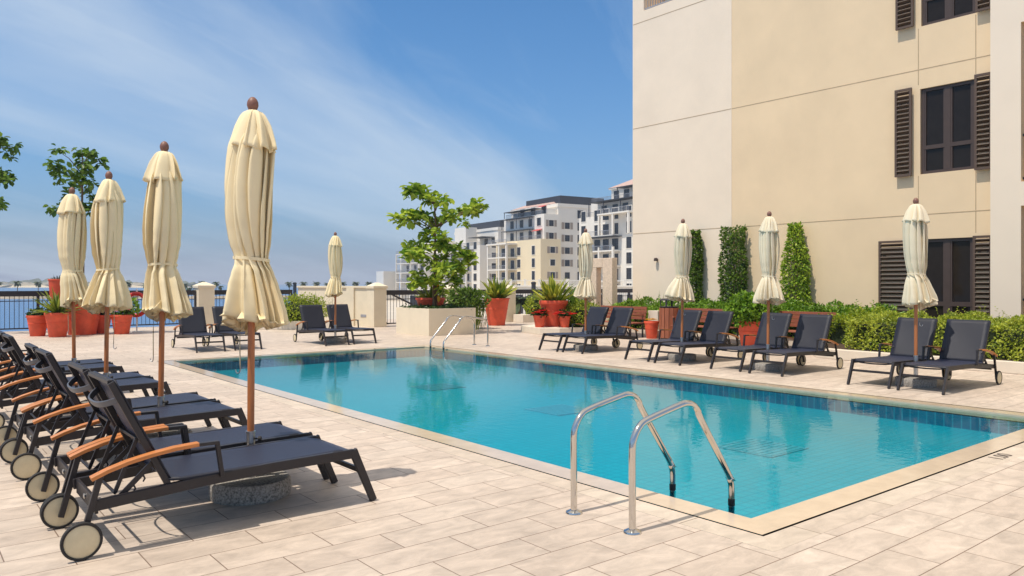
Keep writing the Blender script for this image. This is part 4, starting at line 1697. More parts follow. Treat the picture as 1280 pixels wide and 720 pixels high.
BT = 14.5
m = MB()
holed_wall(m, 0, 6.35, 13.0, -.3, BT, wins, .16)
m.build('beige_wall', 'facade_beige', bld)
m = MB()
balc = (13.6, 16.26, 10.12, 12.6)
holed_wall(m, -.012, 13.0, 16.72, -.3, BT, [balc], .9)
m.quad([(.0, 13.0, -.3), (-.012, 13.0, -.3), (-.012, 13.0, BT), (0, 13.0, BT)])
m.quad([(-.012, 16.72, -.3), (12, 16.72, -.3), (12, 16.72, BT), (-.012, 16.72, BT)])
m.quad([(-.012, 13, BT), (-.012, 16.72, BT), (12, 16.72, BT), (12, 13, BT)])
m.build('white_wall', 'facade_white', bld)
m = MB()
m.quad([(0, 5, BT), (0, 13, BT), (12, 13, BT), (12, 5, BT)])
m.build('roof', 'facade_beige', bld)
m = MB()
m.quad([(.888, balc[0], balc[2]), (.888, balc[1], balc[2]), (.888, balc[1], balc[3]), (.888, balc[0], balc[3])])
m.build('balcony_back', 'interior_beige', bld)
m = MB()
m.box(.04, .09, balc[0], balc[1], 11.0, 11.06)
m.box(.04, .09, balc[0], balc[1], 10.16, 10.2)
for k in range(1, 26):
    yy = balc[0] + (balc[1] - balc[0]) * k / 26
    m.box(.055, .075, yy - .009, yy + .009, 10.2, 11.0)
m.build('balcony_railing', 'rail_grey', bld)
# scored joints: thin bands a couple of millimetres proud
m = MB()
for z in (3.10, 6.45, 9.78):
    m.box(-.0135 - .002, -.011, 13.003, 16.70, z - .010, z + .010)
    m.box(-.003, -.0005, 6.36, 12.99, z - .010, z + .010)
for y in (6.72, 7.93):
    for z0, z1 in ((2.62, 3.09), (3.12, 4.0), (6.10, 6.44), (6.47, 7.40)):
        m.box(-.003, -.0005, y - .009, y + .009, z0, z1)
m.build('wall_joints', 'joint_beige', bld)
# windows
for (a, b, c, d, kind) in wins:
    m = MB()
    fw = .07
    X0, X1 = .05, .11
    m.box(X0, X1, a + .001, a + fw, c + .001, d - .001)
    m.box(X0, X1, b - fw, b - .001, c + .001, d - .001)
    m.box(X0, X1, a + fw, b - fw, c + .001, c + fw)
    m.box(X0, X1, a + fw, b - fw, d - fw, d - .001)
    mid = (a + b) / 2
    m.box(X0 - .004, X1 - .002, mid - .06, mid + .06, c + fw, d - fw)
    if kind != 'door':
        tz = c + (d - c) * .31
        m.box(X0 - .002, X1 - .001, a + fw, mid - .06, tz - .045, tz + .045)
        m.box(X0 - .002, X1 - .001, mid + .06, b - fw, tz - .045, tz + .045)
    else:
        m.box(X0 - .002, X1 - .001, a + fw, mid - .06, c + .75, c + .85)
        m.box(X0 - .002, X1 - .001, mid + .06, b - fw, c + .75, c + .85)
    for s0, s1 in ((a + fw, mid - .06), (mid + .06, b - fw)):
        m.box(X0 + .006, X1 - .006, s0, s0 + .035, c + fw, d - fw)
        m.box(X0 + .006, X1 - .006, s1 - .035, s1, c + fw, d - fw)
    w_ = m.build('window', 'dark_bronze', bld)
    m = MB()
    m.quad([(.085, a + .01, c + .01), (.085, b - .01, c + .01), (.085, b - .01, d - .01), (.085, a + .01, d - .01)])
    m.build('pane', 'window_glass', w_)


def shutter(y0, y1, z0, z1, nsl=14):
    m = MB()
    x0, x1 = -.12, -.065
    f = .05
    m.box(x0, x1, y0, y0 + f, z0, z1)
    m.box(x0, x1, y1 - f, y1, z0, z1)
    m.box(x0, x1, y0 + f, y1 - f, z0, z0 + f)
    m.box(x0, x1, y0 + f, y1 - f, z1 - f, z1)
    n = max(4, int((z1 - z0) / .105))
    for k in range(n):
        z = z0 + f + (z1 - z0 - 2 * f) * (k + .5) / n
        M_ = Matrix.Translation((-.09, 0, z)) @ Matrix.Rotation(R(32), 4, 'Y')
        m.box(-.05, .05, y0 + f, y1 - f, -.008, .008, M=M_)
    for yy in (y0 + .1, y1 - .1):
        m.box(x1, .0, yy - .02, yy + .02, z0 + .3, z0 + .36)
        m.box(x1, .0, yy - .02, yy + .02, z1 - .36, z1 - .3)
    m.build('shutter', 'shutter_brown', bld)


shutter(8.04, 8.42, 4.01, 6.05)
shutter(6.36, 6.71, 3.98, 6.06)
shutter(8.0, 8.40, 7.46, 9.5)
shutter(6.36, 6.69, 7.42, 9.5)
shutter(8.02, 8.8, .25, 2.52)
shutter(6.36, 6.74, .25, 2.55)
# wall lamp
m = MB()
m.lathe([(.06, -.04), (.065, 0), (.05, .05), (.02, .06)], 14, c=(-.09, 15.7, 2.25))
m.box(-.05, -.0125, 15.67, 15.73, 2.22, 2.28)
m.build('wall_lamp', 'dark_bronze', bld, smooth=40)
# projecting white volume on the right with deep balcony openings
m = MB()
opens = [(2.2, 5.76, 3.62, 6.92), (2.2, 5.76, .2, 3.12), (2.2, 5.76, 7.4, 10.4)]
holed_wall(m, -.3, -6, 6.33, -.3, BT, opens, 1.2, 0, 1)
m.quad([(-.3, 6.33, -.3), (.0, 6.33, -.3), (.0, 6.33, BT), (-.3, 6.33, BT)])
m.quad([(-.3, -6, BT), (-.3, 6.33, BT), (12, 6.33, BT), (12, -6, BT)])
m.quad([(-.3, -6, -.3), (12, -6, -.3), (12, -6, BT), (-.3, -6, BT)])
m.build('white_volume', ['facade_column', 'facade_beige'], bld)
for h in opens:
    m = MB()
    m.quad([(.88, h[0], h[2]), (.88, h[1], h[2]), (.88, h[1], h[3]), (.88, h[0], h[3])])
    m.build('balcony_back', 'interior_beige', bld)
    m = MB()
    m.box(.82, .875, h[0] + .5, h[1] - .6, h[2] + .02, h[2] + 2.3)
    m.build('balcony_door', 'dark_bronze', bld)
    m = MB()
    m.box(-.2, -.15, h[0], h[1], h[2] + .95, h[2] + 1.0)
    m.box(-.2, -.15, h[0], h[1], h[2] + .05, h[2] + .1)
    n = int((h[1] - h[0]) / .12)
    for k in range(n):
        yy = h[0] + (h[1] - h[0]) * (k + .5) / n
        m.box(-.185, -.165, yy - .01, yy + .01, h[2] + .1, h[2] + .95)
    m.build('balcony_railing', 'black_iron', bld)


# ------------------------------------------------------------------ distant apartment blocks
class Block:
    """local frame at corner K: u runs along the right-hand face, v along the left-hand face (away from us)"""

    def __init__(s, label, rK, d, a=8):
        s.K = polar(rK, d)
        s.a = R(a)
        s.root = empty('apartment_block', (s.K[0], s.K[1], -4.5), -s.a, label, 'building', 'pale apartment blocks beyond the terrace')

    def box(s, name, mat, u0, u1, v0, v1, z0, z1):
        m = MB()
        m.box(u0, u1, v0, v1, z0, z1)
        return m.build(name, mat, s.root)

    WIN = {}

    def window(s, face, pos, at, z0, w, h, shut=False):
        """face 'r': on plane v = at, centred u = pos; face 'l': plane u = at, centred v = pos"""
        w *= 1.14
        key = (round(w, 2), round(h, 2), shut)
        if key not in Block.WIN:
            m = MB()
            e = .12
            m.box(-w / 2, w / 2, -.06, .05, 0, h, 1)
            m.box(-w / 2 - e, -w / 2, -.1, .05, -e, h + e, 0)
            m.box(w / 2, w / 2 + e, -.1, .05, -e, h + e, 0)
            m.box(-w / 2, w / 2, -.1, .05, h, h + e, 0)
            m.box(-w / 2, w / 2, -.1, .05, -e, 0, 0)
            m.box(-.05, .05, -.09, -.05, 0, h, 2)
            m.box(-w / 2, w / 2, -.085, -.05, h * .62, h * .62 + .08, 2)
            if shut:
                for sg in (-1, 1):
                    c = sg * (w / 2 + e + w * .28)
                    m.box(c - w * .26, c + w * .26, -.12, .03, -.05, h + .05, 3)
            ob = m.build('window', ['apt_white', 'far_glass', 'apt_dark', 'apt_shutter'], s.root)
            Block.WIN[key] = ob.data
        else:
            ob = bpy.data.objects.new('window', Block.WIN[key])
            col.objects.link(ob)
            ob.parent = s.root
        if face == 'r':
            ob.location = (pos, at, z0)
        else:
            ob.location = (at, pos, z0)
            ob.rotation_euler = (0, 0, -PI / 2)
        return ob

    def rail(s, u0, v0, u1, v1, z, h=1.0, solid=False):
        m = MB()
        a, b = Vector((u0, v0, z)), Vector((u1, v1, z))
        up = Vector((0, 0, 1))
        m.bar([a + up * h, b + up * h], .08, .08)
        Ln = (b - a).length
        n = max(2, int(Ln / .45))
        for k in range(n + 1):
            p_ = a + (b - a) * k / n
            m.bar([p_, p_ + up * h], .06, .06, up=(1, 0, 0))
        m.build('balcony_rail', 'rail_grey', s.root)


FH = 3.3
G0 = 4.5   # local z of eye-level-ish zero is offset by -4.5


def apartment(label, rK, d, floors, u_len, v_len, body, lower, seed, roof_box, step, tile=False, a=8, pergola=True):
    b = Block(label, rK, d, a)
    g = random.Random(seed)
    H = floors * FH
    # main tall mass, set back from the stepped left-hand face
    b.box('main_wall', body, 0, u_len, step, v_len, 0, H)
    b.box('parapet', body, -.25, u_len + .25, step - .25, v_len + .25, H + .002, H + .9)
    if roof_box:
        b.box('roof_plant_room', 'apt_dark', u_len * .12, u_len * .98, step + 2, v_len * .8, H + .91, H + 3.3)
    if tile:
        m = MB()
        z = H + .92
        q = [(-.3, step + 3.2), (u_len * .3, step + 3.2), (u_len * .3, v_len), (-.3, v_len)]
        lo = [m.bm.verts.new((*p_, z)) for p_ in q]
        hi = [m.bm.verts.new((u_len * .2, step + 6, z + 1.5)), m.bm.verts.new((u_len * .2, v_len - 3, z + 1.5))]
        m.face([lo[0], lo[1], hi[0]])
        m.face([lo[1], lo[2], hi[1], hi[0]])
        m.face([lo[2], lo[3], hi[1]])
        m.face([lo[3], lo[0], hi[0], hi[1]])
        m.build('tiled_roof', 'apt_tile', b.root)
    # right-hand face of the tall mass
    for f in range(1, floors):
        z = f * FH + .8
        for k, (fr_, w, h, sh_) in enumerate(((.17, 1.4, 1.7, f != 2), (.42, 1.7, 2.2, False))):
            if f == floors - 1 and k == 0:
                continue
            b.window('r', u_len * fr_, step, z if h < 2 else z - .35, w, h, sh_)
    return b, H


# --- centre block (beige front, white tall part behind)
b, H = apartment('far apartment block with a beige front wing, red awnings and a dark roof box', .060, 203, 8, 17, 24, 'apt_white', 'apt_beige', 1, True, 0, tile=True)
# lower beige wing in front-left: its right face is flush-ish, set 0.6 m forward
wu0, wu1 = -10.2, -.02
hb = 5 * FH + 1.2
b.box('beige_wing', 'apt_beige', wu0 + 3.9, wu1, -1.2, 22, 0, hb)
b.box('wing_upper', 'apt_white', wu0 + 5.4, wu1, -.6, 20, hb + .002, 7 * FH + 1.2)
b.box('wing_top', 'apt_white', wu0 + 7.2, wu1, .6, 18, 7 * FH + 1.202, 8 * FH - .6)
for f in range(1, 7):
    b.window('r', -2.6, -1.2 if f < 5 else -.6, f * FH + .9 + (.4 if f >= 5 else 0), 1.3, 1.6, f not in (3,))
for f in range(1, 5):
    b.window('l', 2.2, wu0 + 3.9, f * FH + .5, 1.3, 2.3)
    b.window('l', 9.5, wu0 + 3.9, f * FH + .5, 1.5, 2.2)
for f in range(1, 5):
    z = f * FH
    b.box('balcony_slab', 'apt_white', wu0 + .4, wu0 + 3.899, 10.5, 21, z - .2, z + .12)
    b.window('l', 12.8, wu0 + 3.9, z + .25, 1.7, 2.3)
    b.window('l', 17.2, wu0 + 3.9, z + .25, 2.6, 2.4)
    b.rail(wu0 + .55, 10.7, wu0 + .55, 20.8, z + .12)
for vv in (10.6, 14.6, 20.7):
    b.box('balcony_column', 'apt_white', wu0 + .38, wu0 + .9, vv - .25, vv + .25, 0, hb - 1)
b.box('balcony_roof', 'apt_white', wu0 + .2, wu0 + 3.898, 10.3, 21.2, hb - 1.0, hb - .6)
b.rail(wu0 + 3.9, -1.1, wu0 + 3.9, 10, hb)
b.rail(wu0 + .6, 10.7, wu0 + .6, 20.8, hb - .6)
for f, uu, in ((5, wu0 + 5.4), (6, wu0 + 5.4)):
    for vv in (1.8, 6.0, 10.5, 15.5):
        b.window('l', vv, uu, f * FH + 1.5, 1.7, 2.1)
    b.box('pergola', 'apt_dark', uu - 1.6, uu - .002, 4, 19, f * FH + 4.0, f * FH + 4.15)
    for vv in (4.2, 11, 18.8):
        b.box('pergola_post', 'apt_dark', uu - 1.5, uu - 1.36, vv - .07, vv + .07, f * FH + 1.3, f * FH + 4.0)
b.rail(wu0 + 5.5, .2, wu0 + 5.5, 19, 7 * FH + 1.2)
for vv in (2.2, 7.5, 13):
    b.window('l', vv, wu0 + 7.2, 7 * FH + 1.45, 1.9, 2.0)
b.box('pergola', 'apt_dark', wu0 + 4.6, wu0 + 7.19, 3, 19, 8 * FH - .5, 8 * FH - .36)
for vv in (3.2, 11, 18.8):
    b.box('pergola_post', 'apt_dark', wu0 + 4.7, wu0 + 4.84, vv - .07, vv + .07, 7 * FH + 1.21, 8 * FH - .5)
for uq, vq, zq in ((wu0 + 5.39, 1.8, 5 * FH + 3.9), (wu0 + 7.19, 2.2, 7 * FH + 3.7)):
    m = MB()
    m.quad([(uq, vq - 1.6, zq), (uq, vq + 1.6, zq), (uq - 1.5, vq + 1.6, zq - .55), (uq - 1.5, vq - 1.6, zq - .55)])
    o = m.build('awning', 'awning_red', b.root)
    solid(o, .06)

# --- block to its left, further away
b, H = apartment('grey white far apartment block behind the centre block, left of its balconies', -.018, 243, 7, 16, 30, 'apt_white', 'apt_white', 2, True, 0)
b.box('stepped_wing', 'apt_white', -7.0, -.02, -.8, 26, 0, 5 * FH + 1.6)
b.box('stair_tower', 'apt_white', -4.2, -.02, 14, 22, 5 * FH + 1.602, H + 1.6)
for f in range(1, 6):
    z = f * FH
    b.window('r', -2.0, -.8, z + .9, 1.5, 1.7, f in (2,))
    for vv in (2.2, 7.0, 12.5, 18):
        b.window('l', vv, -7.0, z + .4, 1.8, 2.3)
    if f < 6:
        b.box('balcony_slab', 'apt_white', -9.0, -7.003, 4.6, 24, z - .2, z + .1)
        b.rail(-8.9, 4.8, -8.9, 23.8, z + .1)
for vv in (4.8, 10.2, 23.7):
    b.box('balcony_column', 'apt_white', -9.02, -8.6, vv - .22, vv + .22, 0, 4 * FH + .1)
b.box('pergola', 'apt_dark', -8.6, -7.01, 3, 20, 5 * FH + .2, 5 * FH + .35)
b.box('pergola', 'apt_dark', -4.6, -.03, 2, 12, 5 * FH + 4.4, 5 * FH + 4.55)
for vv in (3.0, 7.6):
    b.window('l', vv, -.02, 5 * FH + 1.9, 2.0, 2.3)
b.rail(-6.9, -.6, -6.9, 13, 5 * FH + 1.6)

# --- leftmost block behind the tree
b, H = apartment('leftmost far apartment block, mostly hidden behind the young tree', -.084, 262, 6, 20, 26, 'apt_white', 'apt_beige', 3, False, 0)
b.box('lower_beige', 'apt_beige', .02, 19.9, -.35, -.002, 0, 3 * FH)
b.box('stepped_wing', 'apt_white', -8, -.02, 0.5, 22, 0, 5 * FH)
for f in range(1, 6):
    z = f * FH
    for vv in (3, 8.5, 15):
        b.window('l', vv, -8.0, z + .4, 2.0, 2.2)
    b.window('r', -4, .5, z + .6, 2.0, 2.0)
    b.box('balcony_slab', 'apt_white', -10.2, -8.003, 1, 21, z - .2, z + .1)
    b.rail(-10.1, 1.2, -10.1, 20.8, z + .1)
for vv in (1.2, 8, 20.7):
    b.box('balcony_column', 'apt_white', -10.22, -9.8, vv - .22, vv + .22, 0, 5 * FH)
b.box('lowest_wing', 'apt_white', -14, -8.02, 23, 30, 0, 3.2 * FH)

# --- right block next to the big building: only its terraced left-hand face shows
b = Block('right far apartment block with stacked terraces and pergolas, beside the big beige building', .166, 160, 8)
b.box('main_wall', 'apt_white', 0, 16, -3, 21.4, 0, 6 * FH + 1.4)
b.box('set_back_floor', 'apt_white', 2.4, 16, -3, 20.0, 6 * FH + 1.402, 7 * FH + 1.6)
b.box('set_back_floor', 'apt_white', 4.8, 16, -3, 15.5, 7 * FH + 1.602, 8 * FH + 1.4)
m = MB()
z_ = 8 * FH + 1.41
lo = [m.bm.verts.new(q) for q in ((4.2, -3.4, z_), (16.4, -3.4, z_), (16.4, 16, z_), (4.2, 16, z_))]
hi = [m.bm.verts.new((9, 1, z_ + 2.4)), m.bm.verts.new((9, 11, z_ + 2.4))]
m.face([lo[0], lo[1], hi[0]])
m.face([lo[1], lo[2], hi[1], hi[0]])
m.face([lo[2], lo[3], hi[1]])
m.face([lo[3], lo[0], hi[0], hi[1]])
m.build('tiled_roof', 'apt_tile', b.root)
b.box('eaves', 'apt_white', 4.3, 16.3, -3.3, 15.9, 8 * FH + 1.1, 8 * FH + 1.405)
for f in range(1, 7):
    z = f * FH
    b.window('l', 3.4, 0, z + .4, 1.5, 2.4)
    if f >= 4:
        b.window('l', 19.6, 0, z + .5, 1.5, 2.3)
    for vv in (8.0, 11.3, 14.4):
        b.window('l', vv, 0, z + .3, 1.9, 2.4)
    if f < 6:
        b.box('balcony_slab', 'apt_white', -2.2, -.003, 6.2, 16.4, z - .18, z + .1)
        b.rail(-2.1, 6.3, -2.1, 16.3, z + .1)
for vv in (6.35, 11.2, 16.2):
    b.box('balcony_column', 'apt_white', -2.22, -1.8, vv - .22, vv + .22, 0, 4 * FH + .8)
for vv in (1.2, 6.35, 11.2):
    b.box('balcony_column', 'apt_white', -2.23, -1.79, vv - .22, vv + .22, 5 * FH + .1, 6 * FH + 1.2)
b.box('balcony_roof', 'apt_white', -2.3, -.002, .8, 11.6, 6 * FH + 1.2, 6 * FH + 1.5)
b.rail(-2.2, .9, -2.2, 11.5, 6 * FH + 1.5)
b.rail(.1, 12, .1, 21.2, 6 * FH + 1.4)
b.box('pergola', 'apt_dark', -2.6, -.005, 5.8, 17, 4 * FH + 3.0, 4 * FH + 3.16)
b.box('pergola', 'apt_dark', -.4, 2.395, 1, 17.5, 7 * FH + 1.2, 7 * FH + 1.36)
for vv in (1.2, 6, 12, 17.3):
    b.box('pergola_post', 'apt_dark', -.3, -.16, vv - .07, vv + .07, 6 * FH + 1.51, 7 * FH + 1.2)
for vv in (4, 7.5, 11, 15):
    b.window('l', vv, 2.4, 6 * FH + 1.7, 1.7, 2.2)
b.rail(2.5, -1, 2.5, 19.8, 7 * FH + 1.6)
b.box('pergola', 'apt_dark', 2.6, 4.795, 0, 11, 8 * FH + .9, 8 * FH + 1.04)
for vv in (.2, 5.5, 10.8):
    b.box('pergola_post', 'apt_dark', 2.7, 2.84, vv - .07, vv + .07, 7 * FH + 1.61, 8 * FH + .9)
for vv in (2, 6, 10, 13.6):
    b.window('l', vv, 4.8, 7 * FH + 1.9, 1.7, 2.1)

# low white waterfront buildings in front of the blocks
def lowrise(label, r0, r1, d, h, roof=None, n=8, dep=10):
    x0, y0 = polar(r0, d)
    x1, y1 = polar(r1, d)
    Ln = math.hypot(x1 - x0, y1 - y0)
    root = empty('waterfront_pavilion', (x0, y0, -4.5), math.atan2(y1 - y0, x1 - x0), label, 'building')
    m = MB()
    m.box(0, Ln, 0, dep, 0, h)
    m.box(-.2, Ln + .2, -.3, dep + .2, h, h + .25)
    m.build('wall', 'apt_white', root)
    for k in range(n):
        c = Ln * (k + .5) / n
        m = MB()
        m.box(c - Ln / n * .33, c + Ln / n * .33, -.08, .05, .3, h * .72)
        m.build('window', 'far_glass', root)
    m = MB()
    m.bar([(0, .2, h + 1.25), (Ln, .2, h + 1.25)], .08, .08)
    k_ = int(Ln / .6)
    for k in range(k_):
        m.bar([(Ln * k / k_, .2, h + .25), (Ln * k / k_, .2, h + 1.25)], .05, .05, up=(1, 0, 0))
    m.build('roof_rail', 'white_paint', root)
    for k in range(n + 1):
        m = MB()
        c = Ln * k / n
        m.box(c - .25, c + .25, -.05, .45, h + .25, h + 1.5)
        m.build('roof_post', 'apt_white', root)
    return root, Ln


lowrise('long low white waterfront building with arches right of the young tree', -.02, .165, 150, 5.45, n=10)
lowrise('small low white waterfront building left of the young tree', -.135, -.075, 190, 4.4, n=4)
# white pitched tent roof
tt = empty('white_canopy_tent', (*polar(-.045, 120), -4.5), -YAW, 'white pitched canopy tent roof seen over the railing right of the young tree', 'tent')
m = MB()
v = [m.bm.verts.new(q) for q in ((-4.5, -3, 3.6), (4.5, -3, 3.6), (4.5, 3, 3.6), (-4.5, 3, 3.6))]
h_ = [m.bm.verts.new((-2.6, 0, 5.0)), m.bm.verts.new((2.6, 0, 5.0))]
m.face([v[0], v[1], h_[1], h_[0]])
m.face([v[2], v[3], h_[0], h_[1]])
m.face([v[1], v[2], h_[1]])
m.face([v[3], v[0], h_[0]])
o = m.build('canopy', 'white_paint', tt)
solid(o, .08)
for sx in (-4.3, 4.3):
    for sy in (-2.8, 2.8):
        m = MB()
        m.tube([(sx, sy, 0), (sx, sy, 3.6)], .07, 8)
        m.build('post', 'white_paint', tt)


# ------------------------------------------------------------------ palms
def make_palm(seed, H):
    root = empty('palm_tree')
    g = rnd(seed)
    m = MB()
    m.tube([(0, 0, 0), (.1, 0, H * .5), (.05, .05, H)], .2, 8, up=(0, 1, .1), r2=.13)
    m.build('trunk', 'bark', root, smooth=60)
    Vs, Fs, off = [], [], 0
    for i in range(26):
        az = g.random() * 6.28
        el = g.uniform(-.5, 1.25)
        Ln = g.uniform(1.7, 2.6)
        p_ = np.array([.05, .05, H])
        h = np.array([math.cos(az), math.sin(az), 0])
        sd = np.array([-math.sin(az), math.cos(az), 0])
        for k in range(6):
            t = k / 5
            a = el - 1.3 * t
            if k:
                p_ = p_ + (h * math.cos(a) + np.array([0, 0, math.sin(a)])) * Ln / 5
            w = .42 * math.sin(PI * (.1 + .85 * t))
            Vs += [p_ - sd * w - np.array([0, 0, w * .5]), p_, p_ + sd * w - np.array([0, 0, w * .5])]
        for k in range(5):
            b_ = off + 3 * k
            Fs += [[b_, b_ + 1, b_ + 4, b_ + 3], [b_ + 1, b_ + 2, b_ + 5, b_ + 4]]
        off += 18
    npmesh('crown', np.array(Vs), Fs, 'leaf_palm', root)
    return root


pa = make_palm(1, 6.5)
first = True
for i, (px, d, s) in enumerate([(-3, 345, 1.0), (22, 345, 1.05), (48, 345, 1.02), (160, 345, 1.0), (182, 345, .9), (232, 345, .9), (236, 250, .7), (251, 345, 1.05), (270, 345, 1.0), (362, 345, 1.0), (379, 345, 1.0), (395, 345, 1.0),
                                (410, 345, .95), (429, 345, 1.0), (444, 345, 1.0), (461, 345, 1.0), (477, 345, 1.0), (242, 345, .8), (275, 345, .75)]):
    o = pa if first else copy_tree(pa)
    first = False
    x, y = polar((px - 640) / 962, d)
    o.location = (x, y, -4.6)
    o.scale = (s, s, s)
    o.rotation_euler = (0, 0, i * 1.7)
    tag(o, 'small distant palm tree on the breakwater by the sea', 'palm tree', 'palms on the breakwater')
x, y = polar((649 - 640) / 962, 60)
o = copy_tree(pa)
o.location = (x, y, -4.5)
o.scale = (.72, .72, .72)
tag(o, 'palm tree standing below the terrace, seen through the railing right of the tall pot', 'palm tree')
del o['group']
# lamp posts below the terrace
for (px, d, t) in ((667, 45, 'dark lamp post behind the railing, left of the big croton pot'), (368.5, 60, 'dark blue mast behind the railing left of the cream garden wall')):
    x, y = polar((px - 640) / 962, d)
    r_ = empty('lamp_post', (x, y, -4.5), 0, t, 'lamp post')
    m = MB()
    m.tube([(0, 0, 0), (0, 0, 6.0)], .16, 10, r2=.13)
    m.build('post', 'apt_dark', r_, smooth=50)
    m = MB()
    m.lathe([(.135, 6.0), (.15, 6.02), (.15, 6.1), (.06, 6.14)], 10)
    m.build('lamp_head', 'apt_dark', r_, smooth=40)

# ------------------------------------------------------------------ light and sky
SUN_EL = R(66)
sun_dir = Vector((-math.cos(SUN_EL), .06 * math.cos(SUN_EL), math.sin(SUN_EL)))     # towards the sun
sd_ = bpy.data.lights.new('sun', 'SUN')
sd_.energy = 4.1
sd_.angle = R(.5)
sd_.color = (1.0, .915, .80)
so = bpy.data.objects.new('sun', sd_)
col.objects.link(so)
so.rotation_euler = sun_dir.to_track_quat('Z', 'Y').to_euler()

CLOUD_X, CLOUD_Y = 6.2, .9
w = bpy.data.worlds.new('World')
scene.world = w
w.use_nodes = True
nt = w.node_tree
N, L = nt.nodes, nt.links
bg = N['Background']
sky = N.new('ShaderNodeTexSky')
sky.sky_type = 'NISHITA'
sky.sun_disc = False
sky.sun_elevation = SUN_EL
sky.sun_rotation = math.atan2(sun_dir.x, sun_dir.y)
sky.altitude = 0
sky.air_density = 1.0
sky.dust_density = 1.2
sky.ozone_density = 1.6
tc = N.new('ShaderNodeTexCoord')
# thin cirrus: stretched noise on a flat layer overhead
sep = N.new('ShaderNodeSeparateXYZ')
L.new(tc.outputs['Generated'], sep.inputs[0])
zc = N.new('ShaderNodeMath')
zc.operation = 'ADD'
zc.inputs[1].default_value = .22
L.new(sep.outputs['Z'], zc.inputs[0])
dv = N.new('ShaderNodeVectorMath')
dv.operation = 'DIVIDE'
cmb = N.new('ShaderNodeCombineXYZ')
for k in range(3):
    L.new(zc.outputs[0], cmb.inputs[k])
L.new(tc.outputs['Generated'], dv.inputs[0])
L.new(cmb.outputs[0], dv.inputs[1])
mp0 = N.new('ShaderNodeMapping')
mp0.inputs['Rotation'].default_value = (0, 0, R(-25.5))
L.new(dv.outputs[0], mp0.inputs['Vector'])
mp = N.new('ShaderNodeMapping')
mp.inputs['Scale'].default_value = (.36, 1.0, 0)
mp.inputs['Location'].default_value = (CLOUD_X, CLOUD_Y, 0)
L.new(mp0.outputs[0], mp.inputs['Vector'])
n1 = N.new('ShaderNodeTexNoise')
n1.inputs['Scale'].default_value = 1.0
n1.inputs['Detail'].default_value = 8
n1.inputs['Roughness'].default_value = .53
n1.inputs['Distortion'].default_value = .35
L.new(mp.outputs[0], n1.inputs['Vector'])
cr = N.new('ShaderNodeValToRGB')
cr.color_ramp.elements[0].position = .45
cr.color_ramp.elements[0].color = (0, 0, 0, 1)
cr.color_ramp.elements[1].position = .68
cr.color_ramp.elements[1].color = (1, 1, 1, 1)
L.new(n1.outputs['Fac'], cr.inputs['Fac'])
mu = N.new('ShaderNodeMath')
mu.operation = 'MULTIPLY'
mu.inputs[1].default_value = .68
mpw = N.new('ShaderNodeMapping')
mpw.inputs['Scale'].default_value = (1.1, 4.6, 0)
mpw.inputs['Location'].default_value = (2.0, 5.0, 0)
L.new(mp0.outputs[0], mpw.inputs['Vector'])
nw = N.new('ShaderNodeTexNoise')
nw.inputs['Scale'].default_value = 1.0
nw.inputs['Detail'].default_value = 7
nw.inputs['Roughness'].default_value = .62
nw.inputs['Distortion'].default_value = .8
L.new(mpw.outputs[0], nw.inputs['Vector'])
crw = N.new('ShaderNodeMapRange')
crw.inputs['From Min'].default_value = .50
crw.inputs['From Max'].default_value = .80
crw.inputs['To Min'].default_value = 0
crw.inputs['To Max'].default_value = .3
L.new(nw.outputs['Fac'], crw.inputs['Value'])
adw = N.new('ShaderNodeMath')
adw.operation = 'ADD'
adw.use_clamp = True
L.new(cr.outputs['Color'], adw.inputs[0])
L.new(crw.outputs[0], adw.inputs[1])
L.new(adw.outputs[0], mu.inputs[0])
mx = N.new('ShaderNodeMix')
mx.data_type = 'RGBA'
L.new(mu.outputs[0], mx.inputs['Factor'])
hs = N.new('ShaderNodeHueSaturation')
hs.inputs['Saturation'].default_value = 1.0
hs.inputs['Value'].default_value = 1.0
L.new(sky.outputs[0], hs.inputs['Color'])
tn = N.new('ShaderNodeMix')
tn.data_type = 'RGBA'
tn.blend_type = 'MULTIPLY'
tn.inputs['Factor'].default_value = 1
L.new(hs.outputs[0], tn.inputs['A'])
tn.inputs['B'].default_value = (.53, 1.10, 1.50, 1)
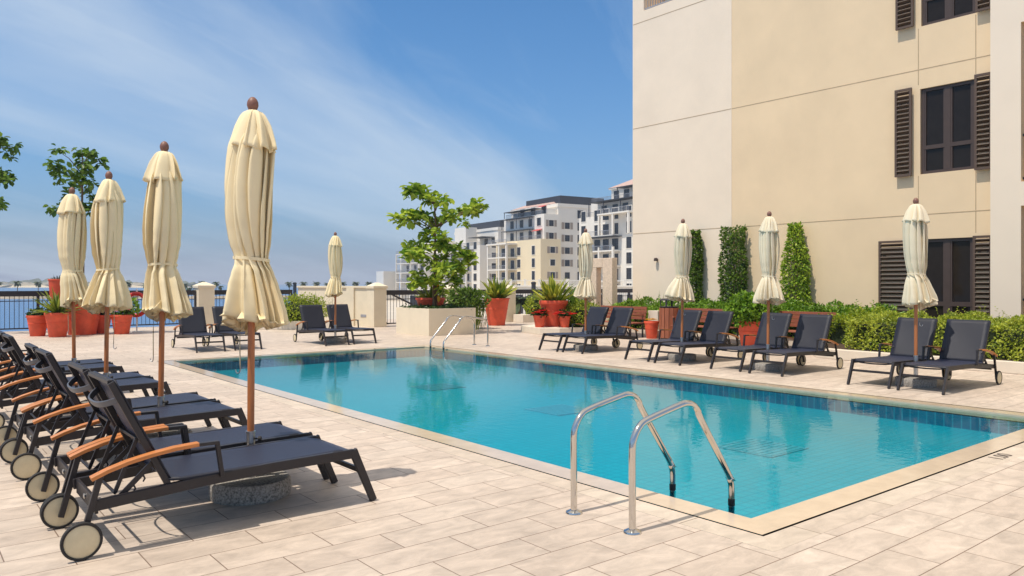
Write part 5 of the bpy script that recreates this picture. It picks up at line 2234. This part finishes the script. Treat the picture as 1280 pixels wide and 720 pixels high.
# whitish blue haze low over the horizon
az_ = N.new('ShaderNodeMath')
az_.operation = 'ABSOLUTE'
L.new(sep.outputs['Z'], az_.inputs[0])
e1 = N.new('ShaderNodeMath')
e1.operation = 'MULTIPLY'
e1.inputs[1].default_value = -7.5
L.new(az_.outputs[0], e1.inputs[0])
e2 = N.new('ShaderNodeMath')
e2.operation = 'EXPONENT'
L.new(e1.outputs[0], e2.inputs[0])
e3 = N.new('ShaderNodeMath')
e3.operation = 'MULTIPLY'
e3.inputs[1].default_value = .92
L.new(e2.outputs[0], e3.inputs[0])
hz_ = N.new('ShaderNodeMix')
hz_.data_type = 'RGBA'
L.new(e3.outputs[0], hz_.inputs['Factor'])
L.new(tn.outputs['Result'], hz_.inputs['A'])
hz_.inputs['B'].default_value = (3.3, 3.65, 5.3, 1)
L.new(hz_.outputs['Result'], mx.inputs['A'])
mx.inputs['B'].default_value = (6.1, 7.2, 8.5, 1)
# added warm white veil overhead, out of view, to lift and warm the shadows
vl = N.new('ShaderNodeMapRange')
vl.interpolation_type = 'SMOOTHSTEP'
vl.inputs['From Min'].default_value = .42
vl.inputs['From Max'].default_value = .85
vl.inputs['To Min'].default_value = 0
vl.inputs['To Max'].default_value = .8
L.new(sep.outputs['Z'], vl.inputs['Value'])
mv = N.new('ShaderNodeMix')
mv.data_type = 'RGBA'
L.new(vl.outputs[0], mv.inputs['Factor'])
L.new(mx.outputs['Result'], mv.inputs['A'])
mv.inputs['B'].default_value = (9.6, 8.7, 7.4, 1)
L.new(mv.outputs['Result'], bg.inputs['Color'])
bg.inputs['Strength'].default_value = .1

# ------------------------------------------------------------------ air
m = MB()
m.box(-1600, 1700, -250, 2300, -6.5, 50)
hz = m.build('haze', 'slot_dark')
tag(hz, kind='stuff')
hm = bpy.data.materials.new('haze')
hm.use_nodes = True
n_ = hm.node_tree.nodes
n_.remove(n_['Principled BSDF'])
pv = n_.new('ShaderNodeVolumePrincipled')
pv.inputs['Density'].default_value = .0003
pv.inputs['Color'].default_value = (.80, .89, 1, 1)
hm.node_tree.links.new(pv.outputs[0], n_['Material Output'].inputs['Volume'])
hz.data.materials.clear()
hz.data.materials.append(hm)

# ------------------------------------------------------------------ render settings
scene.render.engine = 'CYCLES'
scene.cycles.use_denoising = True
scene.cycles.max_bounces = 8
scene.cycles.transparent_max_bounces = 8
scene.cycles.transmission_bounces = 6
scene.cycles.glossy_bounces = 4
scene.cycles.sample_clamp_indirect = 6
scene.cycles.caustics_reflective = False
scene.cycles.caustics_refractive = False
scene.view_settings.view_transform = 'Standard'
scene.view_settings.look = 'None'
scene.view_settings.exposure = 0
scene.view_settings.gamma = 1
scene.view_settings.use_curve_mapping = False
